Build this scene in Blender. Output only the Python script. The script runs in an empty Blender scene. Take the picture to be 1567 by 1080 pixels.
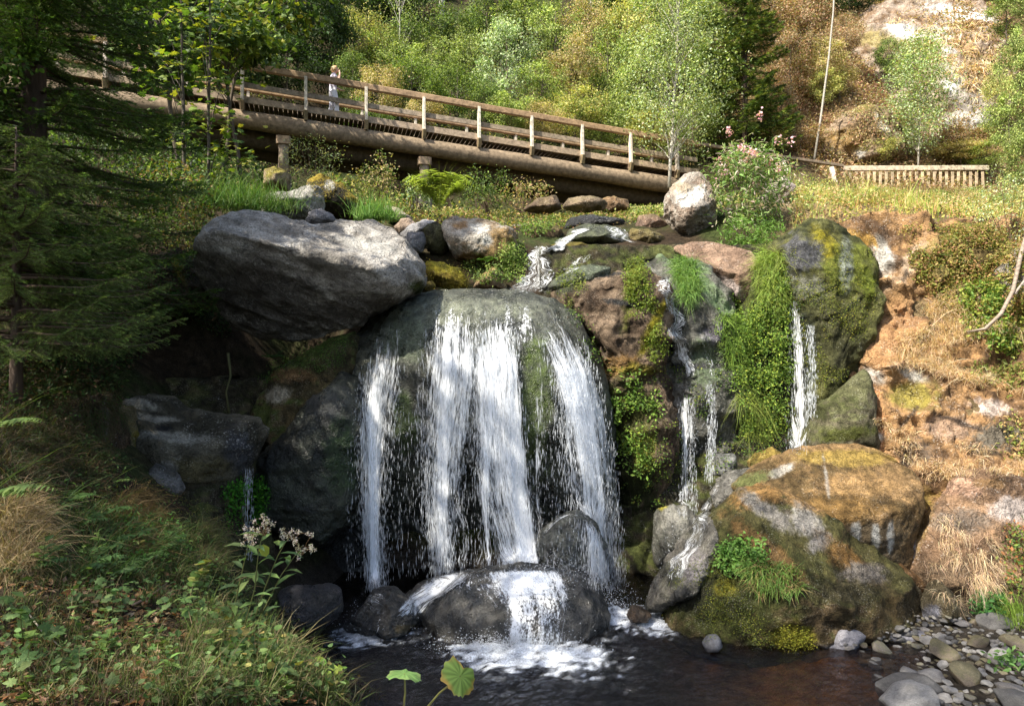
import bpy, bmesh, math, random
import numpy as np
from mathutils import Vector
RNG = np.random.RandomState(7)
F = 1045.0; CX = 783.5; CY = 540.0          # photograph: focal length and centre, in its own pixels
WATER_Z = -3.6
SUN = np.array([-0.50, -0.42, 0.76]); SUN = SUN / np.linalg.norm(SUN)
sc = bpy.context.scene
COL = sc.collection

def P(px, py, d):
    return np.array([(px - CX) / F * d, d, (CY - py) / F * d])

# ---------------------------------------------------------------- noise (vectorised)
def _h(ix, iy, iz, s):
    n = (ix * 374761393 + iy * 668265263 + iz * 2147483647 + s * 974634777) & 0xffffffff
    n = ((n ^ (n >> 13)) * 1274126177) & 0xffffffff
    n = (n ^ (n >> 16)) & 0xffffffff
    return n / 4294967295.0
def vnoise(p, seed=0):
    p = np.asarray(p, float); i = np.floor(p).astype(np.int64); f = p - i
    f = f * f * f * (f * (f * 6 - 15) + 10)
    r = 0
    for a in (0, 1):
        wa = f[:, 0] if a else 1 - f[:, 0]
        for b in (0, 1):
            wb = f[:, 1] if b else 1 - f[:, 1]
            for c in (0, 1):
                wc = f[:, 2] if c else 1 - f[:, 2]
                r = r + wa * wb * wc * _h(i[:, 0] + a, i[:, 1] + b, i[:, 2] + c, seed)
    return r * 2 - 1
def fbm(p, oct=4, seed=0, gain=.5):
    p = np.asarray(p, float); r = 0; a = 1; t = 0
    for k in range(oct):
        r = r + a * vnoise(p + k * 17.3, seed + k); t += a; a *= gain; p = p * 2.03
    return r / t
def ridge(p, oct=4, seed=0):
    p = np.asarray(p, float); r = 0; a = 1; t = 0
    for k in range(oct):
        r = r + a * (1 - 2.2 * np.abs(vnoise(p + k * 9.1, seed + k))); t += a; a *= .5; p = p * 2.1
    return r / t
def sst(a, b, x):
    t = np.clip((x - a) / (b - a), 0, 1); return t * t * (3 - 2 * t)
def lerp(a, b, t): return a + (b - a) * t

# ---------------------------------------------------------------- objects
def tag(o, label=None, cat=None, group=None, kind=None):
    if label: o['label'] = label
    if cat: o['category'] = cat
    if group: o['group'] = group
    if kind: o['kind'] = kind
    return o
def mk(name, V, Fc, mat, cols=None, smooth=True, parent=None, origin=None, uv=None):
    """mesh object from numpy; Fc: (n,3) or (n,4) int array or list of such"""
    V = np.asarray(V, float)
    if origin is None: origin = V.mean(0) if parent is None else np.zeros(3)
    origin = np.asarray(origin, float)
    Fs = Fc if isinstance(Fc, list) else [Fc]
    Fs = [np.asarray(f, np.int32) for f in Fs if len(f)]
    me = bpy.data.meshes.new(name)
    me.vertices.add(len(V)); me.vertices.foreach_set('co', (V - origin).astype(np.float32).ravel())
    nl = sum(f.size for f in Fs); npoly = sum(len(f) for f in Fs)
    me.loops.add(nl); me.polygons.add(npoly)
    li = np.concatenate([f.ravel() for f in Fs])
    tot = np.concatenate([np.full(len(f), f.shape[1], np.int32) for f in Fs])
    st = np.concatenate([[0], np.cumsum(tot)[:-1]]).astype(np.int32)
    me.loops.foreach_set('vertex_index', li.astype(np.int32))
    me.polygons.foreach_set('loop_start', st)
    me.update(calc_edges=True)
    me.polygons.foreach_set('use_smooth', np.full(npoly, smooth))
    if cols is not None:
        c = np.ones((len(V), 4), np.float32); c[:, :cols.shape[1]] = cols
        at = me.color_attributes.new('Col', 'FLOAT_COLOR', 'POINT'); at.data.foreach_set('color', c.ravel())
    if mat: me.materials.append(mat)
    o = bpy.data.objects.new(name, me); COL.objects.link(o)
    o.location = Vector(origin)
    if parent is not None:
        o.parent = parent
    return o
def empty(name, loc, label, cat, group=None):
    e = bpy.data.objects.new(name, None); COL.objects.link(e); e.location = Vector(loc)
    e.empty_display_size = .2
    return tag(e, label, cat, group)
class MB:
    """collects tubes, boxes and raw pieces into one mesh"""
    def __init__(s): s.V = []; s.F3 = []; s.F4 = []; s.C = []; s.n = 0
    def add(s, V, F3=None, F4=None, col=(1, 1, 1)):
        V = np.asarray(V, float); s.V.append(V)
        if F3 is not None and len(F3): s.F3.append(np.asarray(F3) + s.n)
        if F4 is not None and len(F4): s.F4.append(np.asarray(F4) + s.n)
        c = np.asarray(col, float)
        s.C.append(np.tile(c, (len(V), 1)) if c.ndim == 1 else c); s.n += len(V)
    def tube(s, pts, rad, seg=6, col=(1, 1, 1), cap=True):
        pts = np.asarray(pts, float); n = len(pts)
        rad = np.broadcast_to(np.asarray(rad, float), (n,))
        tg = np.gradient(pts, axis=0); tg /= np.linalg.norm(tg, axis=1)[:, None] + 1e-9
        up = np.array([0, 0, 1.]) if abs(tg[0][2]) < .9 else np.array([1., 0, 0])
        a = np.cross(tg, up); a /= np.linalg.norm(a, axis=1)[:, None] + 1e-9
        b = np.cross(tg, a)
        th = np.arange(seg) / seg * 2 * np.pi
        V = pts[:, None] + rad[:, None, None] * (a[:, None] * np.cos(th)[None, :, None] + b[:, None] * np.sin(th)[None, :, None])
        V = V.reshape(-1, 3)
        i = np.arange(n - 1)[:, None] * seg; j = np.arange(seg)[None]; k = (j + 1) % seg
        Q = np.stack([i + j, i + k, i + seg + k, i + seg + j], -1).reshape(-1, 4)
        T = []
        if cap:
            V = np.vstack([V, pts[0], pts[-1]]); c0 = n * seg
            for q in range(seg):
                T.append([c0, (q + 1) % seg, q]); T.append([c0 + 1, (n - 1) * seg + q, (n - 1) * seg + (q + 1) % seg])
        s.add(V, T, Q, col)
    def box(s, a, b, w, h, col=(1, 1, 1), up=(0, 0, 1)):
        """beam from a to b, width w (sideways), height h"""
        a = np.asarray(a, float); b = np.asarray(b, float); t = b - a; t /= np.linalg.norm(t)
        sd = np.cross(t, up); sd /= np.linalg.norm(sd); u = np.cross(sd, t)
        L = np.linalg.norm(b - a); bv = min(w, h) * .12
        V = []
        pr = [(-w/2+bv, -h/2), (w/2-bv, -h/2), (w/2, -h/2+bv), (w/2, h/2-bv), (w/2-bv, h/2), (-w/2+bv, h/2), (-w/2, h/2-bv), (-w/2, -h/2+bv)]
        for e in (a, b):
            for (x, y) in pr: V.append(e + sd * x + u * y)
        V = np.array(V + [a, b])
        Q = [[q, (q + 1) % 8, 8 + (q + 1) % 8, 8 + q] for q in range(8)]
        T = [[16, (q + 1) % 8, q] for q in range(8)] + [[17, 8 + q, 8 + (q + 1) % 8] for q in range(8)]
        s.add(V, T, Q, col)
    def build(s, name, mat, parent=None, smooth=True, origin=None):
        V = np.vstack(s.V); Fl = []
        if s.F3: Fl.append(np.vstack(s.F3))
        if s.F4: Fl.append(np.vstack(s.F4))
        if parent is not None and origin is None: origin = np.array(parent.location) if parent.parent is None else np.array(parent.parent.location)
        o = mk(name, V, Fl, mat, np.vstack(s.C), smooth, parent, origin)
        if parent is not None: o.location = (0, 0, 0)
        return o

# ---------------------------------------------------------------- materials
def newmat(name):
    m = bpy.data.materials.new(name); m.use_nodes = True; nt = m.node_tree
    for n in list(nt.nodes): nt.nodes.remove(n)
    out = nt.nodes.new('ShaderNodeOutputMaterial')
    def N(t, **kw):
        n = nt.nodes.new('ShaderNode' + t)
        for k, v in kw.items():
            if k in n.inputs: n.inputs[k].default_value = v
            else: setattr(n, k, v)
        return n
    return m, nt, out, N, nt.links.new
def ramp(N, L, src, stops):
    r = N('ValToRGB'); L(src, r.inputs[0]); cr = r.color_ramp
    while len(cr.elements) < len(stops): cr.elements.new(.5)
    for e, (p, c) in zip(cr.elements, stops):
        e.position = p; e.color = (c, c, c, 1) if not hasattr(c, '__len__') else (*c, 1)
    return r.outputs[0]
def mixc(N, L, fac, a, b, mode='MIX'):
    m = N('Mix', data_type='RGBA', blend_type=mode)
    if isinstance(fac, (int, float)): m.inputs[0].default_value = fac
    else: L(fac, m.inputs[0])
    for k, v in ((6, a), (7, b)):
        if hasattr(v, 'is_linked') or hasattr(v, 'links'): L(v, m.inputs[k])
        else: m.inputs[k].default_value = (*v, 1)
    return m.outputs[2]
def noise_n(N, L, vec, scale, detail=4, rough=.6, dist=0):
    n = N('TexNoise'); n.inputs['Scale'].default_value = scale; n.inputs['Detail'].default_value = detail
    n.inputs['Roughness'].default_value = rough; n.inputs['Distortion'].default_value = dist
    L(vec, n.inputs['Vector']); return n.outputs[0]
def rock_mat(name, rough=.85, spec=.3, lichen=.25, bump=.6, scale=1.0, contrast=.6, wetn=0., crack=.3):
    m, nt, out, N, L = newmat(name)
    tc = N('TexCoord').outputs['Object']; at = N('Attribute', attribute_name='Col').outputs['Color']
    n1 = noise_n(N, L, tc, 5 * scale, 5, .68, .3); n2 = noise_n(N, L, tc, 38 * scale, 3, .7); n3 = noise_n(N, L, tc, 2.2 * scale, 3, .6, .8)
    v1 = ramp(N, L, n1, [(.28, 1 - contrast), (.72, 1 + contrast * .6)])
    v2 = ramp(N, L, n2, [(.3, 1 - contrast * .8), (.7, 1 + contrast * .5)])
    c = mixc(N, L, 1., at, v1, 'MULTIPLY'); c = mixc(N, L, 1., c, v2, 'MULTIPLY')
    lf = N('Math', operation='MULTIPLY'); L(ramp(N, L, n2, [(.57, 0.), (.66, 1.)]), lf.inputs[0]); L(ramp(N, L, n3, [(.48, 0.), (.6, 1.)]), lf.inputs[1])
    lf2 = N('Math', operation='MULTIPLY'); L(lf.outputs[0], lf2.inputs[0]); lf2.inputs[1].default_value = lichen
    c = mixc(N, L, lf2.outputs[0], c, (.55, .54, .5))
    vo = N('TexVoronoi', feature='DISTANCE_TO_EDGE'); vo.inputs['Scale'].default_value = .8 * scale
    wv = N('VectorMath', operation='ADD'); L(tc, wv.inputs[0])
    nc = N('TexNoise'); nc.inputs['Scale'].default_value = 3 * scale; nc.inputs['Detail'].default_value = 2; L(tc, nc.inputs['Vector'])
    sc_ = N('VectorMath', operation='SCALE'); sc_.inputs['Scale'].default_value = 1.3; L(nc.outputs['Color'], sc_.inputs[0]); L(sc_.outputs[0], wv.inputs[1]); L(wv.outputs[0], vo.inputs['Vector'])
    cr = ramp(N, L, vo.outputs[0], [(0., 0.), (.012, 1.)])
    c = mixc(N, L, 1., c, ramp(N, L, vo.outputs[0], [(0., 1 - crack), (.009, 1.)]), 'MULTIPLY')
    pit = ramp(N, L, n2, [(.28, .45), (.40, 1.)]); c = mixc(N, L, 1., c, pit, 'MULTIPLY')
    ad = N('Math', operation='MULTIPLY_ADD'); L(n1, ad.inputs[0]); ad.inputs[1].default_value = 2.0; L(n2, ad.inputs[2])
    ad2 = N('Math', operation='MULTIPLY_ADD'); L(cr, ad2.inputs[0]); ad2.inputs[1].default_value = .5; L(ad.outputs[0], ad2.inputs[2])
    b = N('Bump'); b.inputs['Strength'].default_value = bump; b.inputs['Distance'].default_value = .05 / scale; L(ad2.outputs[0], b.inputs['Height'])
    p = N('BsdfPrincipled'); L(c, p.inputs['Base Color']); L(b.outputs[0], p.inputs['Normal'])
    p.inputs['Specular IOR Level'].default_value = spec
    if wetn > 0:
        L(ramp(N, L, n3, [(.4, rough), (.62, rough * .35)]), p.inputs['Roughness'])
    else: p.inputs['Roughness'].default_value = rough
    L(p.outputs[0], out.inputs[0]); return m
def leaf_mat(name, trans=.35, rough=.55, spec=.25, var=.25):
    m, nt, out, N, L = newmat(name)
    at = N('Attribute', attribute_name='Col').outputs['Color']
    p = N('BsdfPrincipled'); L(at, p.inputs['Base Color']); p.inputs['Roughness'].default_value = rough; p.inputs['Specular IOR Level'].default_value = spec
    t = N('BsdfTranslucent'); tcol = mixc(N, L, 1., at, (1.25, 1.35, .55), 'MULTIPLY'); L(tcol, t.inputs['Color'])
    mx = N('MixShader'); mx.inputs[0].default_value = trans; L(p.outputs[0], mx.inputs[1]); L(t.outputs[0], mx.inputs[2]); L(mx.outputs[0], out.inputs[0])
    return m
def bark_mat(name, scale=20, stretch=.15, rough=.9, contrast=.5, bump=.5):
    m, nt, out, N, L = newmat(name)
    tc = N('TexCoord').outputs['Object']; at = N('Attribute', attribute_name='Col').outputs['Color']
    mp = N('Mapping'); mp.inputs['Scale'].default_value = (1, 1, stretch); L(tc, mp.inputs[0])
    n1 = noise_n(N, L, mp.outputs[0], scale, 6, .7)
    c = mixc(N, L, 1., at, ramp(N, L, n1, [(.3, 1 - contrast), (.7, 1 + contrast * .5)]), 'MULTIPLY')
    b = N('Bump'); b.inputs['Strength'].default_value = bump; b.inputs['Distance'].default_value = .02; L(n1, b.inputs['Height'])
    p = N('BsdfPrincipled'); L(c, p.inputs['Base Color']); L(b.outputs[0], p.inputs['Normal']); p.inputs['Roughness'].default_value = rough; p.inputs['Specular IOR Level'].default_value = .2
    L(p.outputs[0], out.inputs[0]); return m

M_DRY = rock_mat('dry_granite', .9, .25, .55, .95, 1., .55)
M_MOSS = rock_mat('mossy_rock', .95, .15, .3, 1., 1.5, .7)
M_WET = rock_mat('wet_rock', .42, .45, .08, .8, 1.1, .7, 1.)
M_SOIL = rock_mat('soil', 1., .1, .1, 1., 1.6, .6)
M_STONE = rock_mat('river_stone', .6, .4, .35, .4, 2.5, .45, 0., 0.)
M_LEAF = leaf_mat('leaf'); M_NEEDLE = leaf_mat('needle', .2, .6, .2); M_GRASS = leaf_mat('grass_blade', .3, .6, .15)
M_BARK = bark_mat('bark'); M_BIRCH = bark_mat('birch_bark', 14, 2.5, .7, .7, .2)
M_WOOD = bark_mat('weathered_timber', 7, 1.2, .85, .6, .5)
# ---------------------------------------------------------------- camera, sun, sky
cam = bpy.data.cameras.new('camera'); co = bpy.data.objects.new('camera', cam); COL.objects.link(co)
cam.sensor_fit = 'HORIZONTAL'; cam.sensor_width = 36; cam.lens = F / 1567 * 36; cam.clip_start = .05; cam.clip_end = 600
co.location = (0, 0, 0); co.rotation_euler = (math.radians(90), 0, 0); sc.camera = co
sl = bpy.data.lights.new('sun', 'SUN'); sl.energy = 5.0; sl.angle = math.radians(.53); sl.color = (1, .94, .82)
so = bpy.data.objects.new('sun', sl); COL.objects.link(so); so.location = Vector(SUN * 50)
so.rotation_euler = Vector(SUN).to_track_quat('Z', 'Y').to_euler()
w = bpy.data.worlds.new('World'); sc.world = w; w.use_nodes = True; nt = w.node_tree
sky = nt.nodes.new('ShaderNodeTexSky'); sky.sky_type = 'NISHITA'; sky.sun_disc = False
sky.sun_elevation = math.asin(SUN[2]); sky.sun_rotation = math.atan2(SUN[0], SUN[1]); sky.air_density = 1.2; sky.dust_density = 3.0
bg = nt.nodes['Background']; bg.inputs[1].default_value = .125; nt.links.new(sky.outputs[0], bg.inputs[0])
sc.view_settings.view_transform = 'Standard'; sc.view_settings.look = 'None'; sc.view_settings.gamma = 1; sc.view_settings.exposure = 1.2
sc.render.engine = 'CYCLES'; sc.cycles.max_bounces = 6; sc.cycles.diffuse_bounces = 3; sc.cycles.glossy_bounces = 2; sc.cycles.transmission_bounces = 3
sc.cycles.transparent_max_bounces = 24; sc.cycles.use_denoising = True; sc.cycles.caustics_reflective = False; sc.cycles.caustics_refractive = False
sc.cycles.sample_clamp_indirect = 4

# ---------------------------------------------------------------- ground
def yc(x): return np.interp(x, [-12, -7, -5.2, -4.5, -3, -2.2, 0, 2, 4, 5, 6, 8, 12], [10, 10.3, 11.2, 13.0, 12.9, 12.1, 12.2, 12.4, 12.6, 12.2, 11.8, 11.2, 10.3])
ctl = []
def cw(x, y, z): ctl.append((x, y, z))
def cp(px, py, d): ctl.append(tuple(P(px, py, d)))
for y in (6.6, 8, 9.5, 10.8):
    for x in (-1.6, 0, 1.8, 3.2): cw(x, y, -4.1 if x < 3 else -3.9)
cw(2, 5.2, -4.0); cw(3.6, 5.2, -3.8); cw(.9, 5.4, -4.0); cw(0, 5.9, -3.95)
# cliff foot and top
for x, zt in ((-2.6, .2), (-1.2, .7), (.3, .8), (1.6, .7), (3, .8), (4.2, 1.0)):
    cw(x, float(yc(x)) - .7, -3.9); cw(x, float(yc(x)) + .1, zt)
for x in (-4.3, -3.6): cw(x, 12.0, -1.3); cw(x, 13.3, -.4); cw(x, 13.9, 1.2)
# left bank (foreground)
for q in [(-.9, 2.2, -1.75), (.2, 2.0, -1.75), (0, 0, -1.75), (2, 0, -1.9), (-3, 0, -1.2), (-.55, 3.3, -1.86), (-1.35, 4.3, -1.9), (-1.0, 5.2, -3.2), (-.1, 4.1, -3.0), (1, 3.2, -3.1), (3, 2.5, -3.3), (-1.9, 6.3, -3.4),
          (-2.1, 5.3, -2.0), (-2.7, 6.6, -2.2), (-2.3, 7.4, -3.3), (-3.2, 7.8, -2.4), (-2.75, 8.6, -3.6), (-3.3, 9.6, -3.1), (-2.9, 11.2, -3.4), (-4.0, 10.9, -2.3), (5, 0, -2.5), (7, 3, -3.2), (12, 2, -2.5)]: cw(*q)
for q in [(0, 1080, 3), (0, 1000, 3.4), (100, 900, 4.5), (0, 850, 4.6), (230, 870, 5.6), (0, 700, 5.4), (100, 740, 6.2), (150, 790, 6), (100, 640, 7.2), (0, 600, 8), (-200, 600, 7), (-300, 900, 4),
          (220, 740, 7.6), (300, 780, 7.8), (200, 560, 10), (100, 480, 10.5), (260, 520, 11.5), (0, 420, 11), (-300, 300, 12), (280, 400, 12), (220, 350, 13), (380, 330, 14.5), (300, 300, 17), (100, 250, 15), (200, 200, 21), (-300, 100, 20), (-100, -50, 28)]: cp(*q)
# right: stones, slope
for q in [(1330, 1000, 8.3), (1400, 1060, 7.3), (1380, 985, 8.5), (1450, 950, 8.9), (1490, 1080, 6.75), (1567, 1010, 7.4), (1700, 1010, 7.2), (1567, 930, 8.7), (1567, 800, 9.6), (1700, 760, 9.5), (1567, 620, 10.9), (1567, 450, 12), (1800, 500, 11),
          (1400, 460, 11.9), (1370, 600, 11.4), (1470, 620, 10.8), (1500, 700, 10.3), (1430, 860, 9.7), (1567, 350, 13.8), (1420, 345, 13.2), (1300, 345, 13.6), (1250, 600, 12.8), (1230, 700, 11.0), (1150, 720, 11.6), (1300, 318, 20), (1300, 305, 25), (1500, 322, 22), (1800, 312, 22), (1400, 330, 17),
          (1500, 303, 26), (1700, 303, 26), (1200, 305, 20), (1200, 300, 26), (1350, 296, 28.3), (1500, 296, 28.6),
          # above the lip
          (700, 445, 12.9), (560, 400, 13.2), (450, 330, 15), (650, 370, 14.5), (830, 440, 12.9), (900, 375, 14.6), (1050, 370, 14.2), (1150, 350, 14), (800, 350, 17), (900, 335, 17.5), (600, 330, 17), (700, 330, 20), (850, 336, 20.5), (1000, 335, 18), (1080, 320, 20), (450, 300, 19), (560, 318, 23), (700, 325, 24), (900, 342, 25),
          (440, 308, 24), (360, 300, 24), (300, 250, 26), (1000, 326, 27), (560, 298, 29), (700, 315, 30), (400, 215, 30), (900, 308, 30)]: cp(*q)
for x in (-70, -45, -25, -10, 5, 20, 40, 70): cw(x, 34, 12 + max(0, -x - 10) * .12); cw(x, 42, 21); cw(x, 60, 40); cw(x, 90, 68); cw(x, 150, 110)
cp(1250, 264, 29.3); cp(1400, 266, 29.6); cp(1567, 266, 29.3); cp(1230, 292, 27.6); cp(1100, 290, 27.5); cp(1250, 215, 31.5); cp(1400, 212, 31.5); cp(1567, 212, 31.5); cp(1300, 120, 33); cp(1400, 30, 36.5); cp(1550, 60, 35)
for q in [(-60, 0, 8), (-30, 0, 6), (-14, 0, 2.5), (-60, 15, 20), (-35, 15, 13), (-20, 12, 7), (18, 0, -1), (40, 0, 6), (70, 0, 14), (20, 12, 4), (35, 15, 10), (70, 20, 26), (0, -20, -1), (-30, -20, 6), (30, -20, 0), (-60, -60, 8), (60, -60, 4), (0, -60, 0)]: cw(*q)
ctl = np.array(ctl)
def kern(r): return r
_D = np.linalg.norm(ctl[:, None, :2] - ctl[None, :, :2], axis=-1)
_n = len(ctl); _A = np.zeros((_n + 1, _n + 1)); _A[:_n, :_n] = -kern(_D) - np.eye(_n) * .0; _A[_n, :_n] = 1; _A[:_n, _n] = 1
_w = np.linalg.solve(_A, np.concatenate([ctl[:, 2], [0]]))
def ground_z(x, y, detail=True):
    x = np.atleast_1d(np.asarray(x, float)); y = np.atleast_1d(np.asarray(y, float)); z = np.zeros(len(x))
    for s in range(0, len(x), 20000):
        r = np.hypot(x[s:s+20000, None] - ctl[:, 0], y[s:s+20000, None] - ctl[:, 1]); z[s:s+20000] = -kern(r) @ _w[:_n] + _w[_n]
    if detail:
        q = np.stack([x, y, z * .6], 1); far = sst(14, 34, y)
        z = z + .10 * fbm(q * 1.3, 4, 3) + .035 * fbm(q * 6, 3, 5) + far * 1.2 * fbm(q * .25, 3, 9)
    return z
def spaced(a, b, h, A, B, g=1.07):
    xs = list(np.arange(a, b, h)); s = h; x = a; lo = []
    while x > A: s *= g; x -= s; lo.append(x)
    s = h; x = xs[-1]; hi = []
    while x < B: s *= g; x += s; hi.append(x)
    return np.array(lo[::-1] + xs + hi)
gx = spaced(-5.5, 8.5, .07, -160, 160); gy = spaced(2.2, 13.5, .07, -70, 170, 1.05)
GX, GY = np.meshgrid(gx, gy); gz = ground_z(GX.ravel(), GY.ravel())
GV = np.stack([GX.ravel(), GY.ravel(), gz], 1)
nx, ny = len(gx), len(gy); ii = (np.arange(ny - 1)[:, None] * nx + np.arange(nx - 1)[None]).ravel()
GF = np.stack([ii, ii + 1, ii + nx + 1, ii + nx], 1)
n1 = fbm(GV * .9, 4, 21); n2 = fbm(GV * 7, 3, 31)
soil = np.array([.045, .032, .02]); dirt = np.array([.10, .07, .045]); green = np.array([.05, .065, .02]); straw = np.array([.26, .19, .10]); rockc = np.array([.10, .095, .085])
gc = lerp(soil, green, sst(-.2, .4, n1)[:, None])
gc = lerp(gc, dirt, sst(.1, .5, n2)[:, None] * .6)
right = sst(4.6, 6.0, GV[:, 0] - .0 * GV[:, 1]) * sst(8.3, 9.0, GV[:, 1]) * (1 - sst(24, 30, GV[:, 1]))
gc = lerp(gc, straw, (right * sst(-.5, .2, n1 + .3 * n2))[:, None])
rightfar = sst(9, 15, GV[:, 0]) * sst(26, 30, GV[:, 1]) * (1 - sst(50, 60, GV[:, 1]))
gc = lerp(gc, lerp(np.array([.17, .09, .045]), straw, sst(-.3, .4, n2)[:, None]), (rightfar * .9)[:, None])
bed = (1 - sst(-3.68, -3.6, GV[:, 2])); gc = lerp(gc, np.array([.05, .042, .033]), ((1 - sst(-3.4, -3.2, GV[:, 2])))[:, None]); gc = lerp(gc, lerp(np.array([.03, .032, .03]), np.array([.38, .23, .08]), sst(1.6, 3.4, GV[:, 0])[:, None]), bed[:, None])
wl = sst(-.1, .3, n1) ; 
ground = mk('ground', GV, GF, M_SOIL, gc, True, origin=(0, 0, 0)); tag(ground, kind='structure')

# ---------------------------------------------------------------- rocks
_ico = {}
def ico(s):
    if s not in _ico:
        bm = bmesh.new(); bmesh.ops.create_icosphere(bm, subdivisions=s, radius=1)
        V = np.array([v.co[:] for v in bm.verts]); Fc = np.array([[v.index for v in f.verts] for f in bm.faces]); bm.free(); _ico[s] = (V, Fc)
    return _ico[s]
def vnormals(V, Fc):
    n = np.cross(V[Fc[:, 1]] - V[Fc[:, 0]], V[Fc[:, 2]] - V[Fc[:, 0]]); N = np.zeros_like(V)
    for k in range(3):
        for c in range(3): N[:, c] += np.bincount(Fc[:, k], n[:, c], len(V))
    return N / (np.linalg.norm(N, axis=1)[:, None] + 1e-12)
def proj(V):
    y = np.maximum(V[:, 1], .1); return CX + V[:, 0] / y * F, CY - V[:, 2] / y * F
def apply_patches(V, col, patches, seed):
    u, v = proj(V); nn = fbm(V * 5, 6, seed + 50, .75); hf = fbm(V * 19, 4, seed + 90, .7)
    for pt in patches:
        px, py, rx, ry, c = pt[:5]; ang = math.radians(pt[5]) if len(pt) > 5 else 0; st = pt[6] if len(pt) > 6 else 1
        du = (u - px); dv = (v - py); a = du * math.cos(ang) + dv * math.sin(ang); b = -du * math.sin(ang) + dv * math.cos(ang)
        r = np.sqrt((a / rx) ** 2 + (b / ry) ** 2) + nn * .75
        col = lerp(col, np.array(c) * (1 + .25 * hf[:, None]), (sst(1.2, .7, r + .35 * hf) * st * (.35 + .65 * sst(-.35, .05, hf + .7 * (.8 - r))))[:, None])
    return col
MOSS = (.075, .095, .018); YMOSS = (.24, .21, .02); OLIVE = (.09, .085, .025); BROWN = (.12, .075, .035); ORANGE = (.36, .18, .05); PALE = (.55, .53, .48); GREY = (.26, .25, .24); DK = (.045, .045, .042); LICH = (.42, .41, .38); GREEN = (.07, .13, .015)
rocks = {}
def rock(name, label, cat, poly, d, T, mat=None, sub=6, c1=GREY, c2=(.13, .12, .11), tilt=0., tiltx=0., facets=10, fc=(.72, .95), amp=1., planes=(), bumps=(), patches=(), moss=0., mthr=.5, mcol=MOSS, seed=None, centre=None, strata=None, group=None, parent=None):
    seed = len(rocks) * 13 + 5 if seed is None else seed
    rs = np.random.RandomState(seed); V, Fc = ico(sub); v = V.copy()
    for k in range(facets):
        n = rs.normal(size=3); n[0] *= .8; n[2] *= .8; n /= np.linalg.norm(n); c = rs.uniform(*fc)
        over = np.maximum(v @ n - c, 0); v -= .92 * over[:, None] * n
    poly = np.array(poly, float); c = poly.mean(0) if centre is None else np.array(centre, float)
    th = np.arange(720) / 720 * 2 * np.pi; dr = np.stack([np.cos(th), -np.sin(th)], 1); rad = np.full(720, 1e9)
    A = poly; B = np.roll(poly, -1, 0)
    for a, b in zip(A, B):
        e = b - a; den = dr[:, 0] * e[1] - dr[:, 1] * e[0]; w_ = a - c
        with np.errstate(divide='ignore', invalid='ignore'):
            t = (w_[0] * e[1] - w_[1] * e[0]) / den; s = (w_[0] * dr[:, 1] - w_[1] * dr[:, 0]) / den
        ok = (t > 0) & (s >= -1e-6) & (s <= 1 + 1e-6); rad = np.where(ok & (t < rad), t, rad)
    rad[rad > 1e8] = np.median(rad[rad < 1e8])
    kk = np.hanning(13); kk /= kk.sum(); rad = np.convolve(np.concatenate([rad[-6:], rad, rad[:6]]), kk, 'valid')
    an = np.arctan2(v[:, 2], v[:, 0]) % (2 * np.pi); s = np.hypot(v[:, 0], v[:, 2])
    an0 = np.arctan2(V[:, 2], V[:, 0]) % (2 * np.pi)
    r = np.interp(an / (2 * np.pi) * 720, np.arange(721), np.append(rad, rad[0]))
    R = float(np.mean(rad)) / F * d
    u = c[0] + r * s * np.cos(an); vv = c[1] - r * s * np.sin(an)
    d0 = d + tilt * (c[1] - vv) / F * d + tiltx * (u - c[0]) / F * d
    W = np.stack([(u - CX) / F * d0, d0 + T * v[:, 1], (CY - vv) / F * d0], 1)
    for (bx, by, amt, br) in bumps:
        wgt = np.exp(-((u - bx) ** 2 + (vv - by) ** 2) / br ** 2) * (v[:, 1] < .3); W[:, 1] -= amt * wgt
    for (px, py, y0, gu, gv) in planes:
        q = P(px, py, d); lim = d + y0 + gu * (W[:, 0] - q[0]) + gv * (q[2] - W[:, 2])
        W[:, 1] = np.where(v[:, 1] < .5, np.maximum(W[:, 1], lim) * .92 + .08 * W[:, 1], W[:, 1])
    N_ = vnormals(W, Fc); sr = min(R, 1.4)
    q = W / sr
    disp = .10 * fbm(q * 1.6, 3, seed) + .055 * ridge(q * 3.2, 4, seed + 3) + .018 * fbm(q * 14, 3, seed + 7)
    W = W + N_ * (disp * sr * amp)[:, None]
    if strata:
        dirv, sca, a_ = strata; dv = np.array(dirv, float); dv /= np.linalg.norm(dv)
        h = W @ dv; pw = W + np.outer(h, dv) * (sca - 1); W = W + N_ * (a_ * ridge(pw * .9, 4, seed + 9))[:, None]
    N_ = vnormals(W, Fc)
    q = W
    f1 = fbm(q * 2.2, 5, seed + 11); f2 = fbm(q * 9, 4, seed + 12)
    col = lerp(np.array(c2), np.array(c1), sst(-.35, .35, f1 + .5 * f2)[:, None])
    if moss > 0:
        k = sst(mthr - .25, mthr + .2, N_[:, 2] + .9 * f1 + .35 * f2) * moss; col = lerp(col, np.array(mcol) * (1 + .5 * f2[:, None]), k[:, None])
    if patches: col = apply_patches(W, col, patches, seed)
    o = mk(name, W, Fc, mat or M_DRY, col, True, parent); tag(o, label, cat, group)
    rocks[len(rocks)] = o
    return o
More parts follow.
